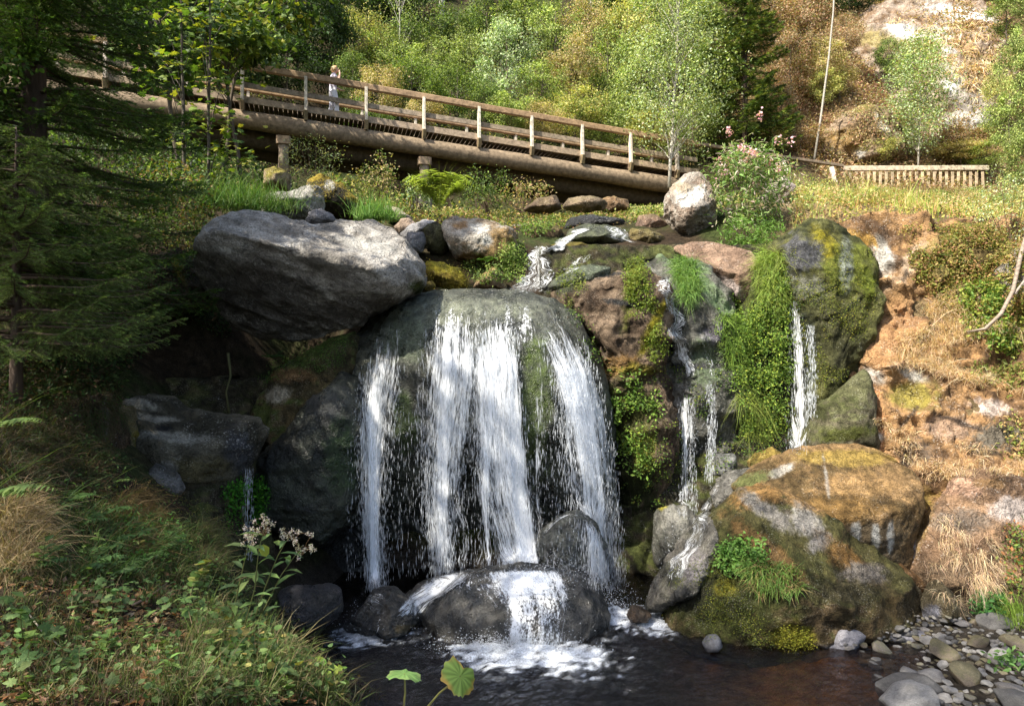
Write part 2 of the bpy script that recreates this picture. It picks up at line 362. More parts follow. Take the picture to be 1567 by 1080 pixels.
# ---------------------------------------------------------------- boulders and rock faces
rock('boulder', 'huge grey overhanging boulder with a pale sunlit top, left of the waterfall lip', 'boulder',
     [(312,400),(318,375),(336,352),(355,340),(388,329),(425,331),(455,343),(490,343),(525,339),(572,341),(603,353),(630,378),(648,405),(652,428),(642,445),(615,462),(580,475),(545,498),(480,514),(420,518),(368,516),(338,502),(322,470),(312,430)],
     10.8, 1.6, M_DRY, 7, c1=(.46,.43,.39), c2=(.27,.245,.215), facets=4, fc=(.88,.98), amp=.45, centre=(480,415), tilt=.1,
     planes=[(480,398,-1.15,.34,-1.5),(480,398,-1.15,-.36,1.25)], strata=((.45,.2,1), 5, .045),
     patches=[(345,382,46,5,PALE,3,.7),(560,375,60,10,PALE,12,.6),(640,440,14,12,MOSS),(560,455,40,10,OLIVE,0,.4),(400,455,120,60,(.13,.115,.10),15,.9),(530,475,90,24,(.12,.105,.09),-8,.9)])  # last two broad patches paint the overhang's shade into the lower face
rock('rock_dome', 'wide dark wet rock dome that the main waterfall pours over', 'rock',
     [(490,600),(510,555),(545,515),(585,480),(625,455),(665,446),(720,444),(780,448),(850,456),(885,480),(905,525),(925,585),(940,660),(945,760),(950,850),(900,885),(800,890),(700,890),(600,890),(540,870),(515,800),(490,700)],
     11.5, 1.25, M_WET, 7, c1=(.085,.09,.068), c2=(.028,.03,.022), facets=3, fc=(.9,.98), amp=.5, centre=(715,610), tilt=.02, bumps=[(700,520,.25,120),(860,590,.25,70)], planes=[(700,640,-1.3,0,.75)],
     patches=[(700,475,150,22,(.17,.18,.13)),(620,520,40,40,(.13,.15,.10)),(820,620,28,110,(.07,.10,.02)),(620,650,20,50,(.05,.075,.02)),(500,660,40,60,(.04,.055,.02))])
rock('mossy_rock', 'brown and green mossy rock under the overhanging boulder, beside the left edge of the waterfall', 'rock',
     [(380,650),(388,600),(410,572),(450,548),(500,528),(545,505),(560,560),(545,620),(520,690),(470,720),(420,720),(390,700)], 10.9, .7, M_MOSS, 6, c1=(.16,.12,.06), c2=(.06,.05,.025), moss=.8, mthr=.35,
     mcol=(.055,.085,.015), patches=[(425,603,22,14,(.40,.36,.28)),(445,575,40,12,(.18,.11,.05))])
rock('dark_rock', 'dark smooth wet rock curving down left of the falls', 'rock',
     [(392,705),(430,670),(480,610),(525,570),(550,580),(565,650),(560,740),(545,790),(500,830),(450,820),(405,790),(385,740)], 10.5, .7, M_WET, 6, c1=(.06,.065,.045), c2=(.02,.022,.018), facets=5, patches=[(520,700,30,60,(.035,.06,.02)),(500,610,40,30,(.10,.10,.10),0,.5)])
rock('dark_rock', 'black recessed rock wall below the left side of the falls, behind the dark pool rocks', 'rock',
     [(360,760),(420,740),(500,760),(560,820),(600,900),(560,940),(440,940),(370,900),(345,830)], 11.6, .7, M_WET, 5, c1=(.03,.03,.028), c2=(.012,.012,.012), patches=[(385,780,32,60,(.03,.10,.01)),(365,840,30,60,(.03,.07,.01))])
rock('layered_rock', 'grey cracked layered rock shelf with pale patches under the dark hollow at left', 'rock',
     [(185,590),(230,600),(290,625),(350,640),(392,645),(405,665),(400,700),(375,745),(330,775),(270,770),(215,720),(190,660)], 9.4, .75, M_DRY, 6, c1=(.13,.115,.08), c2=(.045,.04,.026), strata=((.15,0,1), 5, .05), centre=(300,690), amp=.7,
     patches=[(215,618,40,8,(.30,.28,.23),15),(235,640,40,6,(.30,.28,.23),5),(265,668,70,9,(.30,.28,.23),5),(250,655,18,6,(.02,.02,.02)),(365,690,24,40,(.07,.07,.075)),(300,720,60,25,(.10,.085,.04)),(255,722,16,16,(.30,.29,.26))])
rock('rock', 'yellow green streaked rock leaning beside the layered shelf, below the spruce', 'rock',
     [(165,625),(190,600),(212,640),(232,690),(240,730),(225,760),(190,775),(165,740),(155,690)], 8.8, .5, M_MOSS, 5, c1=(.20,.16,.09), c2=(.07,.06,.03), patches=[(222,700,12,60,(.20,.16,.03),-18),(190,745,24,25,(.14,.13,.11))])
rock('rock', 'brown vertical rock slab with pale streaks at the far left below the spruce', 'rock',
     [(60,650),(110,610),(160,600),(180,650),(185,720),(170,770),(110,780),(60,750)], 8.3, .6, M_MOSS, 6, c1=(.12,.08,.045), c2=(.035,.025,.016), strata=((1,0,.1), 4, .05), patches=[(112,660,10,30,(.38,.34,.30),10),(160,640,8,30,(.30,.28,.25))])
rock('rock', 'small grey rock above the grassy bank, right of the yellow streaked rock', 'rock', [(215,740),(240,705),(268,720),(280,750),(262,775),(225,775)], 8.4, .3, M_DRY, 5, c1=(.22,.21,.2), c2=(.08,.075,.06))
rock('rock', 'brown rock with a pale stick across it, above the grassy bank', 'rock', [(205,790),(215,768),(250,762),(280,780),(300,820),(290,860),(240,870),(205,840)], 7.9, .4, M_MOSS, 5, c1=(.11,.08,.045), c2=(.045,.035,.02), moss=.4)
rock('rock', 'olive rock column at the back edge of the grassy bank, nearest the thin left trickle', 'rock', [(270,790),(300,765),(330,775),(338,830),(330,900),(290,900),(268,850)], 8.0, .4, M_MOSS, 5, c1=(.11,.10,.05), c2=(.05,.045,.025), moss=.6)
rock('rock', 'shaded brown rock behind the spruce branch tips, left of the big boulder', 'rock', [(205,440),(230,400),(270,380),(305,400),(320,440),(300,470),(260,490),(215,485)], 11.4, .6, M_MOSS, 6, c1=(.17,.14,.09), c2=(.06,.05,.03), patches=[(275,415,8,25,(.24,.20,.03),-25)])
rock('pool_rock', 'dull black rounded rock at the left pool edge behind the white flowers', 'rock', [(422,930),(430,903),(460,893),(500,893),(520,905),(524,930),(512,952),(488,972),(450,975),(425,960)], 8.5, .45, M_WET, 6, c1=(.045,.042,.045), c2=(.025,.025,.025), amp=.5)
rock('pool_rock', 'low dark wet rock splashed by the thin left strand of the falls', 'rock', [(528,950),(545,925),(575,905),(600,902),(625,925),(645,950),(646,968),(600,975),(540,972)], 9.0, .5, M_WET, 6, c1=(.09,.08,.065), c2=(.035,.033,.03), patches=[(620,962,25,8,(.15,.11,.05))])
rock('pool_rock', 'broad dark boulder in the pool with white water fanning over it', 'boulder',
     [(646,965),(650,935),(668,912),(700,890),(745,873),(800,866),(850,868),(900,880),(925,905),(934,940),(928,970),(895,985),(820,992),(740,994),(665,992)], 9.15, .75, M_WET, 7, c1=(.10,.095,.085), c2=(.035,.035,.033), centre=(790,935), planes=[(790,925,-.62,0,-1.6)], amp=.6, facets=6, fc=(.85,.96))
rock('pool_rock', 'low wet rock shelf under the white water fanning out left of the pool boulder', 'rock', [(585,958),(600,925),(640,895),(700,872),(770,868),(770,925),(670,955),(620,965)], 9.7, .5, M_WET, 6, c1=(.09,.085,.075), c2=(.035,.035,.033), planes=[(660,910,-.4,-.2,-1.3)], amp=.5)
rock('pool_rock', 'pointed wet rock behind the pool boulder between two strands of the falls', 'rock', [(815,850),(830,815),(855,788),(880,778),(905,790),(928,825),(935,880),(880,895),(820,885)], 10.0, .5, M_WET, 6, c1=(.11,.115,.10), c2=(.05,.05,.045))
rock('rock_wall', 'brown cracked rock shoulder with yellow moss seams, right of the waterfall lip', 'rock',
     [(832,440),(860,418),(895,395),(935,376),(985,378),(1010,415),(1018,470),(1025,540),(1030,620),(1025,720),(1000,800),(965,830),(948,760),(940,670),(925,590),(905,530),(875,475)], 11.9, .85, M_MOSS, 7, c1=(.22,.16,.11), c2=(.075,.05,.033), centre=(965,560), tilt=-.02, facets=16, amp=1.35, strata=((.35,0,1), 2.5, .06), planes=[(960,520,-.95,.25,-.12),(960,650,-.85,.2,.5)],
     patches=[(915,402,35,18,(.40,.37,.38),-20),(970,430,12,70,(.13,.15,.02),12),(1000,500,10,50,YMOSS,25),(865,438,35,14,(.05,.055,.03)),(960,465,40,5,(.03,.03,.03),10),(945,560,40,22,(.22,.13,.05)),(975,565,40,10,YMOSS,0,.7),(960,640,50,70,(.07,.07,.02)),(960,750,50,70,(.03,.035,.012)),(985,690,18,40,(.16,.16,.03)),(930,420,30,4,(.03,.03,.03),-5)])
rock('rock_wall', 'wet green grey rock wall behind the two thin centre right strands', 'rock',
     [(980,382),(1015,380),(1060,392),(1100,430),(1125,475),(1140,540),(1140,620),(1130,700),(1100,760),(1060,790),(1025,780),(1010,700),(1005,600),(1000,500),(985,430)], 12.3, .8, M_WET, 7, c1=(.14,.135,.11), c2=(.04,.04,.028), centre=(1065,570), facets=14, amp=1.3, strata=((.3,0,1), 2.5, .05), planes=[(1060,560,-.8,-.05,.25)],
     patches=[(1040,400,50,14,(.16,.22,.10),20),(1090,450,60,14,(.15,.21,.10),48),(1100,515,26,22,(.13,.12,.14)),(1080,560,30,40,(.10,.13,.07)),(1040,620,25,40,(.18,.17,.15)),(1060,475,30,5,(.03,.03,.02)),(1070,560,60,5,(.02,.02,.02)),(1060,720,50,60,(.03,.03,.022))])
rock('rock_slab', 'smooth brown tilted slab above the thin strands, in front of the flowering balsam', 'rock', [(1030,378),(1060,370),(1105,370),(1145,385),(1172,420),(1180,460),(1160,480),(1115,470),(1075,425)], 12.6, .6, M_DRY, 6, c1=(.33,.22,.15), c2=(.19,.12,.08), centre=(1115,425), planes=[(1110,420,-.5,-.1,-1.0)], amp=.5, patches=[(1115,440,30,14,(.40,.33,.30),35)])
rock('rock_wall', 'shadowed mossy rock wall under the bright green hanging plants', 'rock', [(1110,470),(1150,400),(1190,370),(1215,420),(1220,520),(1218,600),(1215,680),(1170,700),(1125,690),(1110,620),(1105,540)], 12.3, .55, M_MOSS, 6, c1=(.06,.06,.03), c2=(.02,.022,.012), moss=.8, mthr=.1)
rock('mossy_rock', 'rounded green rock dome beside the right hand thin waterfall', 'rock',
     [(1180,380),(1200,358),(1235,343),(1270,345),(1310,365),(1338,400),(1345,445),(1338,500),(1318,560),(1285,600),(1255,640),(1245,700),(1200,700),(1192,600),(1190,500),(1180,430)], 12.1, .9, M_MOSS, 7, c1=(.12,.12,.04), c2=(.05,.055,.022), centre=(1262,480), planes=[(1262,430,-.8,.15,-.5)],
     patches=[(1262,380,24,35,YMOSS,-30),(1228,390,38,32,(.10,.10,.105),35),(1240,440,30,24,(.19,.19,.15)),(1300,410,40,40,(.15,.17,.03)),(1295,405,12,40,(.22,.24,.20)),(1270,520,60,60,(.07,.07,.03)),(1330,435,12,30,(.13,.16,.02)),(1225,560,26,90,(.035,.04,.025)),(1300,470,30,5,(.03,.035,.015),-40),(1255,450,40,4,(.03,.035,.015),-25),(1290,540,40,5,(.03,.03,.015),-60)])
rock('rock', 'smooth olive grey rock at the foot of the right hand thin waterfall', 'rock', [(1228,680),(1240,640),(1262,612),(1295,580),(1320,565),(1335,600),(1340,660),(1335,700),(1280,705),(1240,700)], 11.0, .55, M_MOSS, 6, c1=(.17,.15,.10), c2=(.07,.075,.03), amp=.6, moss=.5, patches=[(1290,665,50,12,(.09,.10,.025),-8)])
rock('boulder', 'orange topped smooth boulder behind and above the mossy pool boulder', 'boulder',
     [(1120,745),(1150,720),(1190,700),(1240,690),(1290,684),(1330,684),(1365,695),(1395,720),(1402,760),(1392,810),(1378,870),(1330,880),(1240,850),(1160,800)], 10.1, .95, M_MOSS, 7, c1=(.28,.175,.08), c2=(.12,.08,.035), amp=.6, facets=5, fc=(.9,.98), centre=(1275,775), planes=[(1270,760,-.8,0,-1.7),(1330,800,-.75,.5,.12)],
     patches=[(1290,700,90,14,(.32,.22,.06)),(1310,745,70,22,(.34,.21,.09)),(1195,720,26,8,PALE,-25,.6),(1265,735,3,40,PALE,-8,.5),(1330,830,70,46,(.12,.09,.055)),(1310,810,8,22,LICH),(1340,820,7,26,LICH),(1363,820,6,24,LICH),(1290,780,80,24,(.22,.13,.045)),(1150,735,34,12,(.13,.14,.05),-20)])
rock('boulder', 'great moss covered boulder sloping into the pool at right, ferns on its face', 'boulder',
     [(1005,965),(1030,930),(1045,880),(1075,830),(1108,785),(1140,752),(1180,732),(1215,742),(1250,770),(1300,815),(1340,850),(1385,890),(1410,930),(1416,965),(1395,985),(1330,985),(1290,975),(1270,1005),(1230,1018),(1180,1015),(1120,1005),(1050,995)], 9.25, .95, M_MOSS, 7, moss=.75, mthr=.35, mcol=(.06,.065,.018), c1=(.17,.12,.065), c2=(.06,.045,.022), centre=(1200,890), planes=[(1190,850,-.72,.1,-.85),(1340,900,-.5,.9,-.2)], facets=7, fc=(.85,.96), amp=.95,
     patches=[(1120,900,125,100,(.055,.06,.018)),(1060,890,40,50,(.03,.03,.018)),(1170,840,80,18,(.15,.09,.035),40),(1165,755,50,22,(.26,.15,.055),-15),(1230,760,50,24,(.28,.17,.07),30),(1180,785,60,14,(.25,.23,.20),35),(1235,800,36,22,(.30,.28,.25),40),(1255,830,22,16,(.27,.25,.23)),(1110,900,22,16,YMOSS,0,.6),(1215,975,36,24,YMOSS,0,.8),(1300,860,70,18,(.16,.09,.03),38),(1320,880,40,20,(.19,.165,.14)),(1370,930,40,26,(.09,.065,.03)),(1300,905,60,20,(.07,.06,.03)),(1280,1000,60,14,(.14,.13,.13)),(1400,975,40,10,(.14,.13,.13)),(1060,880,30,30,(.07,.075,.02))])
rock('boulder', 'dark leaning slab with a painted black hollow, squeezed between the falls and the mossy boulder', 'rock', [(984,932),(996,902),(1028,858),(1060,820),(1085,785),(1100,770),(1108,800),(1085,850),(1060,900),(1040,935),(1000,942)], 9.3, .6, M_WET, 6, c1=(.13,.12,.10), c2=(.05,.05,.03), patches=[(1065,865,26,26,(.22,.20,.20),-50),(1040,915,24,18,(.012,.012,.012),-40)])  # near-black patch paints a hollow's shade on the slab, no recess in the mesh
rock('rock', 'small wet rounded rock under the splash of the centre right strands', 'rock', [(1000,800),(1008,775),(1030,762),(1055,768),(1068,800),(1060,850),(1030,880),(1000,860)], 10.6, .4, M_WET, 5, c1=(.22,.21,.18), c2=(.10,.10,.08), patches=[(1012,775,8,6,YMOSS)])
rock('rock', 'flat wet block behind the small sloping side cascade', 'rock', [(1090,712),(1098,695),(1122,694),(1128,715),(1115,730),(1092,728)], 11.0, .3, M_WET, 5, c1=(.16,.16,.15), c2=(.07,.07,.07))
rock('rock', 'mossy yellow wedge of rock at the foot of the right hand thin waterfall', 'rock', [(1145,708),(1162,690),(1180,684),(1196,694),(1200,712),(1170,722),(1148,720)], 10.7, .3, M_MOSS, 5, c1=(.28,.20,.05), c2=(.12,.10,.03))
rock('rock', 'wet grey ledge that the small side cascade slides over', 'rock', [(1085,760),(1095,735),(1120,720),(1170,715),(1190,730),(1165,750),(1130,770),(1105,790)], 10.4, .4, M_WET, 6, c1=(.19,.18,.16), c2=(.10,.095,.08))
rock('boulder', 'pink brown boulder at the right edge, draped with dry grass', 'boulder', [(1372,880),(1388,840),(1400,790),(1418,755),(1450,730),(1500,720),(1560,728),(1620,760),(1640,850),(1620,930),(1560,955),(1500,955),(1440,940),(1400,905)], 9.75, .8, M_DRY, 7, c1=(.34,.21,.12), c2=(.14,.085,.05), centre=(1500,850), planes=[(1490,840,-.66,.1,-.45)], amp=.8,
     patches=[(1470,745,40,14,(.44,.27,.18)),(1515,740,30,9,(.22,.13,.06)),(1410,800,14,60,(.30,.19,.07),20),(1450,900,60,50,(.15,.10,.06)),(1470,800,50,22,(.20,.15,.11)),(1550,780,40,20,(.45,.38,.34)),(1390,850,8,34,(.22,.22,.25),20)])
rock('rock', 'dark mossy rock wedge standing among the stones at the right edge of the mossy boulder', 'rock', [(1412,930),(1420,900),(1440,890),(1465,915),(1472,940),(1440,952),(1415,950)], 9.0, .35, M_MOSS, 5, c1=(.12,.10,.06), c2=(.07,.055,.03), patches=[(1425,940,16,14,(.17,.17,.20))])
rock('rock', 'small brown mossy wedge in the gap between the mossy boulder and the pink one', 'rock', [(1365,870),(1372,855),(1392,870),(1412,892),(1415,915),(1395,915)], 9.4, .3, M_MOSS, 5, c1=(.18,.10,.045), c2=(.09,.05,.02))
rock('rock', 'grey wave worn ledge at the waterline under the mossy boulder', 'rock', [(1215,1012),(1232,985),(1260,962),(1290,945),(1330,955),(1300,990),(1275,1010),(1240,1022)], 8.55, .3, M_STONE, 5, c1=(.17,.165,.185), c2=(.09,.085,.095))
rock('rock', 'pale blue grey ledge with cracks at the right foot of the mossy boulder', 'rock', [(1290,945),(1330,948),(1380,960),(1418,958),(1424,975),(1395,987),(1330,975),(1292,965)], 8.8, .3, M_STONE, 5, c1=(.18,.175,.195), c2=(.10,.095,.105))
rock('rock', 'little pale stone at the waterline below the mossy boulder', 'rock', [(1075,985),(1085,972),(1100,972),(1105,985),(1095,995),(1080,995)], 8.3, .15, M_STONE, 4, c1=(.13,.13,.14), c2=(.07,.07,.075))
rock('rock', 'dark stone breaking the white water right of the pool boulder', 'rock', [(958,940),(968,928),(985,930),(998,940),(990,948),(965,950)], 9.15, .2, M_WET, 4, c1=(.12,.08,.05), c2=(.06,.045,.03))
# upper stream
rock('boulder', 'grey boulder with a pale rounded top, directly behind the huge overhanging boulder', 'boulder', [(404,320),(412,302),(435,292),(470,284),(490,287),(497,305),(492,330),(470,345),(420,345),(402,338)], 13.6, .55, M_DRY, 6, c1=(.36,.34,.30), c2=(.20,.19,.165), planes=[(460,298,-.3,0,-1.2),(450,320,-.42,0,.8)], facets=8)
rock('boulder', 'boulder capped with yellow moss, right behind the grey boulder left of the ferns', 'boulder', [(468,300),(472,278),(495,270),(525,278),(545,298),(556,318),(540,335),(500,335),(475,325)], 15.0, .6, M_MOSS, 6, c1=(.14,.12,.09), c2=(.05,.045,.03), moss=1, mthr=.35, mcol=(.26,.19,.03), patches=[(505,283,8,8,PALE)])
rock('rock', 'pale block with a mossy side at the foot of the left bridge post', 'rock', [(405,292),(408,262),(425,257),(442,265),(440,290),(420,298)], 17.5, .5, M_DRY, 5, c1=(.42,.32,.2), c2=(.2,.15,.08), moss=.8, mcol=YMOSS)
rock('rock', 'small grey rounded rock poking above the huge boulder', 'rock', [(464,342),(475,326),(492,320),(512,330),(522,342),(500,352),(470,352)], 12.6, .35, M_DRY, 5, c1=(.26,.25,.26), c2=(.16,.155,.16))
rock('rock', 'flat tan stone at the edge of the bright grass tuft', 'rock', [(578,322),(590,315),(610,320),(632,335),(625,345),(595,338)], 15.5, .4, M_DRY, 5, c1=(.45,.38,.28), c2=(.28,.22,.15))
rock('rock', 'rounded pinkish stone left of the grey pair', 'rock', [(603,350),(615,336),(628,334),(640,348),(632,360),(612,362)], 14.3, .3, M_DRY, 5, c1=(.45,.34,.26), c2=(.3,.22,.16))
rock('rock', 'upper grey slab of the pair beside the huge boulder', 'rock', [(612,358),(630,345),(650,337),(672,340),(668,355),(640,365),(618,370)], 13.9, .35, M_DRY, 5, c1=(.34,.33,.33), c2=(.2,.19,.19))
rock('rock', 'lower rounded grey stone of the pair beside the huge boulder', 'rock', [(612,370),(625,356),(648,357),(655,372),(648,388),(630,394),(615,386)], 13.3, .35, M_DRY, 5, c1=(.24,.235,.24), c2=(.15,.145,.15))
rock('rock', 'dark shaded mossy rock wedged left of the white and brown boulder', 'rock', [(648,350),(665,338),(685,345),(690,375),(678,392),(655,385)], 13.6, .35, M_MOSS, 5, c1=(.09,.09,.045), c2=(.035,.035,.02))
rock('boulder', 'white topped boulder with brown dry moss and plants over its right side', 'boulder', [(672,365),(676,345),(695,336),(730,337),(765,340),(790,352),(805,380),(808,410),(795,435),(770,430),(740,410),(700,400),(680,385)], 13.6, .8, M_DRY, 6, c1=(.40,.37,.32), c2=(.24,.18,.12), centre=(735,378), planes=[(735,365,-.6,0,-1.0)],
     patches=[(770,380,34,40,(.26,.17,.07)),(795,400,20,36,(.11,.16,.02)),(735,395,46,12,(.16,.10,.04)),(705,345,12,8,(.28,.17,.08)),(733,350,16,9,PALE),(745,368,9,9,PALE)])
rock('rock', 'long yellow mossy rock lying at the waterfall lip beside the huge boulder', 'rock', [(648,412),(655,400),(680,402),(705,412),(722,428),(720,442),(690,444),(665,438),(652,428)], 12.4, .35, M_MOSS, 5, c1=(.30,.22,.04), c2=(.14,.11,.03), moss=.9, mcol=YMOSS, mthr=.3)
rock('rock', 'small yellow stone at the left end of the waterfall lip', 'rock', [(636,440),(645,430),(662,430),(668,438),(655,448),(640,447)], 12.0, .2, M_MOSS, 4, c1=(.30,.22,.05), c2=(.16,.12,.04))
rock('rock', 'pointed brown rock between the lip and the plants left of the upper cascade', 'rock', [(725,440),(733,420),(752,405),(770,415),(775,440),(750,446)], 12.6, .35, M_DRY, 5, c1=(.38,.26,.16), c2=(.2,.13,.06), moss=.5, mcol=YMOSS)
rock('rock', 'mossy bank rock with hanging roots left of the upper cascade', 'rock', [(800,375),(802,355),(825,348),(850,345),(866,352),(862,372),(835,382),(812,385)], 15.0, .6, M_MOSS, 5, c1=(.26,.17,.10), c2=(.08,.065,.03), moss=.7, mcol=OLIVE)
rock('rock', 'round mossy rock that splits the upper cascade', 'rock', [(832,400),(838,378),(860,370),(890,372),(915,385),(905,402),(880,412),(850,422),(836,418)], 13.4, .5, M_MOSS, 6, c1=(.20,.14,.04), c2=(.10,.07,.02), moss=.7, mcol=(.13,.11,.02), amp=.6)
rock('rock', 'wet dark green rock at the head of the upper cascade', 'rock', [(862,372),(870,352),(895,344),(925,345),(950,352),(972,368),(975,382),(940,380),(900,378)], 14.6, .6, M_WET, 6, c1=(.10,.11,.06), c2=(.04,.045,.025), amp=.5)
rock('rock', 'low dark green rock at the right end of the waterfall lip', 'rock', [(838,440),(850,425),(880,410),(905,405),(935,410),(930,435),(900,450),(860,455)], 12.1, .4, M_WET, 6, c1=(.11,.13,.08), c2=(.06,.065,.04), amp=.6)
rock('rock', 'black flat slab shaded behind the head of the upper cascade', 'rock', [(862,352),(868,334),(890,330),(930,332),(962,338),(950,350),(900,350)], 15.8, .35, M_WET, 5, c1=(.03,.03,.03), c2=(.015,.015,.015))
for k, (pl, dd, lab, c) in enumerate([([(960,372),(965,350),(990,352),(1015,362),(1020,378),(985,382)], 14.4, 'mossy brown rock right of the head of the upper cascade', (.22,.17,.07)),
        ([(972,350),(978,330),(1005,328),(1022,345),(1018,362),(990,360)], 15.4, 'flat brown rock left of the tall white boulder', (.32,.21,.15)),
        ([(860,318),(870,305),(900,300),(935,308),(930,322),(890,326)], 18.5, 'tan rock below the bridge log, above the black slab', (.36,.27,.18)),
        ([(905,310),(930,302),(960,306),(965,322),(930,326)], 19.5, 'orange brown rock in the dry bank under the bridge end', (.38,.24,.13)),
        ([(800,322),(820,306),(850,300),(860,318),(840,328)], 19.5, 'brown rock in the dry bank under the middle of the bridge', (.26,.18,.12)),
        ([(775,352),(785,345),(815,343),(818,352),(795,357)], 16.5, 'flat stone at the grassy back edge of the stream', (.3,.25,.2))]):
    rock('rock', lab, 'rock', pl, dd, .45, M_DRY, 5, c1=c, c2=tuple(x * .5 for x in c), moss=.4, mcol=OLIVE)
rock('boulder', 'tall white lichened boulder beside the flowering balsam', 'boulder', [(1016,345),(1018,305),(1030,285),(1050,269),(1068,270),(1085,285),(1095,310),(1090,345),(1065,368),(1040,370),(1022,362)], 14.8, .75, M_DRY, 7, c1=(.45,.40,.34), c2=(.27,.20,.15), centre=(1055,318), planes=[(1055,310,-.6,.1,-.6)], facets=8,
     patches=[(1058,300,26,16,(.68,.66,.62),-10),(1078,330,16,30,(.30,.27,.24)),(1050,350,34,14,(.20,.16,.12)),(1040,285,20,10,(.40,.33,.24))])
rock('boulder', 'rough pinkish grey boulder behind the balsam, below the leaning rail posts', 'boulder', [(1168,300),(1175,278),(1195,272),(1212,285),(1216,305),(1205,322),(1185,325),(1172,318)], 16.5, .6, M_DRY, 6, c1=(.46,.38,.34), c2=(.22,.18,.16))
# cliff outcrop on the hill
rock('cliff', 'pale lichened cliff on the hillside at top right, streaked with brown grass', 'cliff', [(1290,70),(1330,20),(1400,0),(1450,0),(1500,25),(1530,70),(1545,120),(1540,190),(1500,235),(1440,245),(1370,235),(1330,190),(1295,130)], 36, 2.6, M_DRY, 7, c1=(.40,.32,.25), c2=(.22,.14,.08), tilt=.85, amp=1.6, centre=(1450,120), strata=((.5,0,1), 2.5, .25),
     patches=[(1385,50,34,13,(.74,.73,.70),15),(1470,22,56,13,(.76,.76,.75),12),(1450,62,30,20,(.74,.73,.70),40),(1460,120,24,30,(.66,.64,.60)),(1500,190,40,16,(.62,.60,.56),20),(1340,60,30,16,(.3,.24,.1)),(1490,160,40,26,(.34,.30,.26)),(1400,70,50,12,(.20,.17,.05)),(1480,75,50,12,(.36,.24,.13),25),(1480,190,50,20,(.55,.52,.48)),(1500,110,30,30,(.25,.19,.11))])
rock('cliff', 'brown rock outcrop behind the path, left of the small birch', 'cliff', [(1252,245),(1262,205),(1285,180),(1315,168),(1345,172),(1368,200),(1380,250),(1310,262)], 31.0, 1.6, M_DRY, 7, c1=(.34,.25,.17), c2=(.15,.10,.05), tilt=.3, strata=((.6,0,1), 2, .15), patches=[(1318,225,10,20,PALE),(1350,190,8,22,PALE,-30),(1305,160,45,16,(.20,.17,.05)),(1300,215,40,20,(.24,.15,.05))])
rock('rock', 'white streaked rock face at the right edge behind the leaning stem', 'rock', [(1535,470),(1540,410),(1560,380),(1620,370),(1640,450),(1600,520),(1550,530)], 11.3, .6, M_DRY, 6, c1=(.45,.42,.38), c2=(.28,.24,.2))
rock('mossy_rock', 'brown and olive overgrown rock at the top of the dry grass slope', 'rock', [(1415,400),(1420,360),(1450,345),(1500,345),(1530,365),(1545,410),(1540,460),(1500,480),(1440,450)], 12.3, .6, M_MOSS, 6, c1=(.24,.17,.08), c2=(.12,.09,.035), moss=.8, mcol=(.16,.15,.03), mthr=.3)
# ---------------------------------------------------------------- continuous rock walls the boulders are set in
def wall(name, label, x0, x1, y0, y1, ctrl, step, c1, c2, mat, patches=(), amp=1., seed=0, moss=0., mcol=MOSS, mthr=.4, thick=.8, strata=None):
    ctrl = np.array(ctrl, float); K = np.linalg.norm(ctrl[:, None, :2] - ctrl[None, :, :2], axis=-1); n = len(ctrl)
    A = np.zeros((n + 1, n + 1)); A[:n, :n] = -K; A[n, :n] = 1; A[:n, n] = 1; w_ = np.linalg.solve(A, np.append(ctrl[:, 2], 0))
    xs = np.arange(x0, x1 + step, step); ys = np.arange(y0, y1 + step, step); X, Y = np.meshgrid(xs, ys); q = np.stack([X.ravel(), Y.ravel()], 1)
    d = -np.linalg.norm(q[:, None] - ctrl[None, :, :2], axis=-1) @ w_[:n] + w_[n]
    W = np.stack([(q[:, 0] - CX) / F * d, d, (CY - q[:, 1]) / F * d], 1); nx, ny = len(xs), len(ys)
    ii = (np.arange(ny - 1)[:, None] * nx + np.arange(nx - 1)[None]).ravel(); Q = np.stack([ii, ii + nx, ii + nx + 1, ii + 1], 1); T3 = np.vstack([Q[:, [0, 1, 2]], Q[:, [0, 2, 3]]])
    N_ = vnormals(W, T3); wp = W + .25 * np.stack([fbm(W * 1.5, 3, seed + k) for k in range(3)], 1)
    blk = np.floor(wp * np.array([1.5, 1.5, 1.9]) + .35 * fbm(W * 2, 2, seed + 5)[:, None]); hb = _h(blk[:, 0].astype(int), blk[:, 1].astype(int), blk[:, 2].astype(int), seed)
    disp = .16 * fbm(wp * 1.1, 3, seed + 1) + .10 * ridge(wp * 1.7, 5, seed + 2) + .10 * (hb - .5) + .02 * fbm(W * 12, 3, seed + 3)
    if strata:
        dv = np.array(strata[0], float); dv /= np.linalg.norm(dv); h = wp @ dv; disp = disp + strata[2] * ridge((wp + np.outer(h, dv) * (strata[1] - 1)) * .9, 4, seed + 9)
    W = W + N_ * (disp * amp)[:, None]; N_ = vnormals(W, T3)
    f1 = fbm(W * 1.8, 5, seed + 11); f2 = fbm(W * 8, 4, seed + 12)
    col = lerp(np.array(c2), np.array(c1), sst(-.3, .3, f1 + .6 * f2)[:, None])
    if moss > 0: col = lerp(col, np.array(mcol) * (1 + .5 * f2[:, None]), (sst(mthr - .25, mthr + .2, N_[:, 2] + .9 * f1 + .4 * f2) * moss)[:, None])
    col = apply_patches(W, col, patches, seed)
    B = W + np.array([0, thick, 0]); nv = len(W); edge = np.concatenate([np.arange(nx), np.arange(1, ny) * nx + nx - 1, (ny - 1) * nx + np.arange(nx - 2, -1, -1), np.arange(ny - 2, 0, -1) * nx])
    S = np.stack([edge, np.roll(edge, -1), np.roll(edge, -1) + nv, edge + nv], 1)
    o = mk(name, np.vstack([W, B]), [np.vstack([Q, Q[:, ::-1] + nv, S])], mat, np.vstack([col, col]), True); tag(o, label, 'rock face'); return o
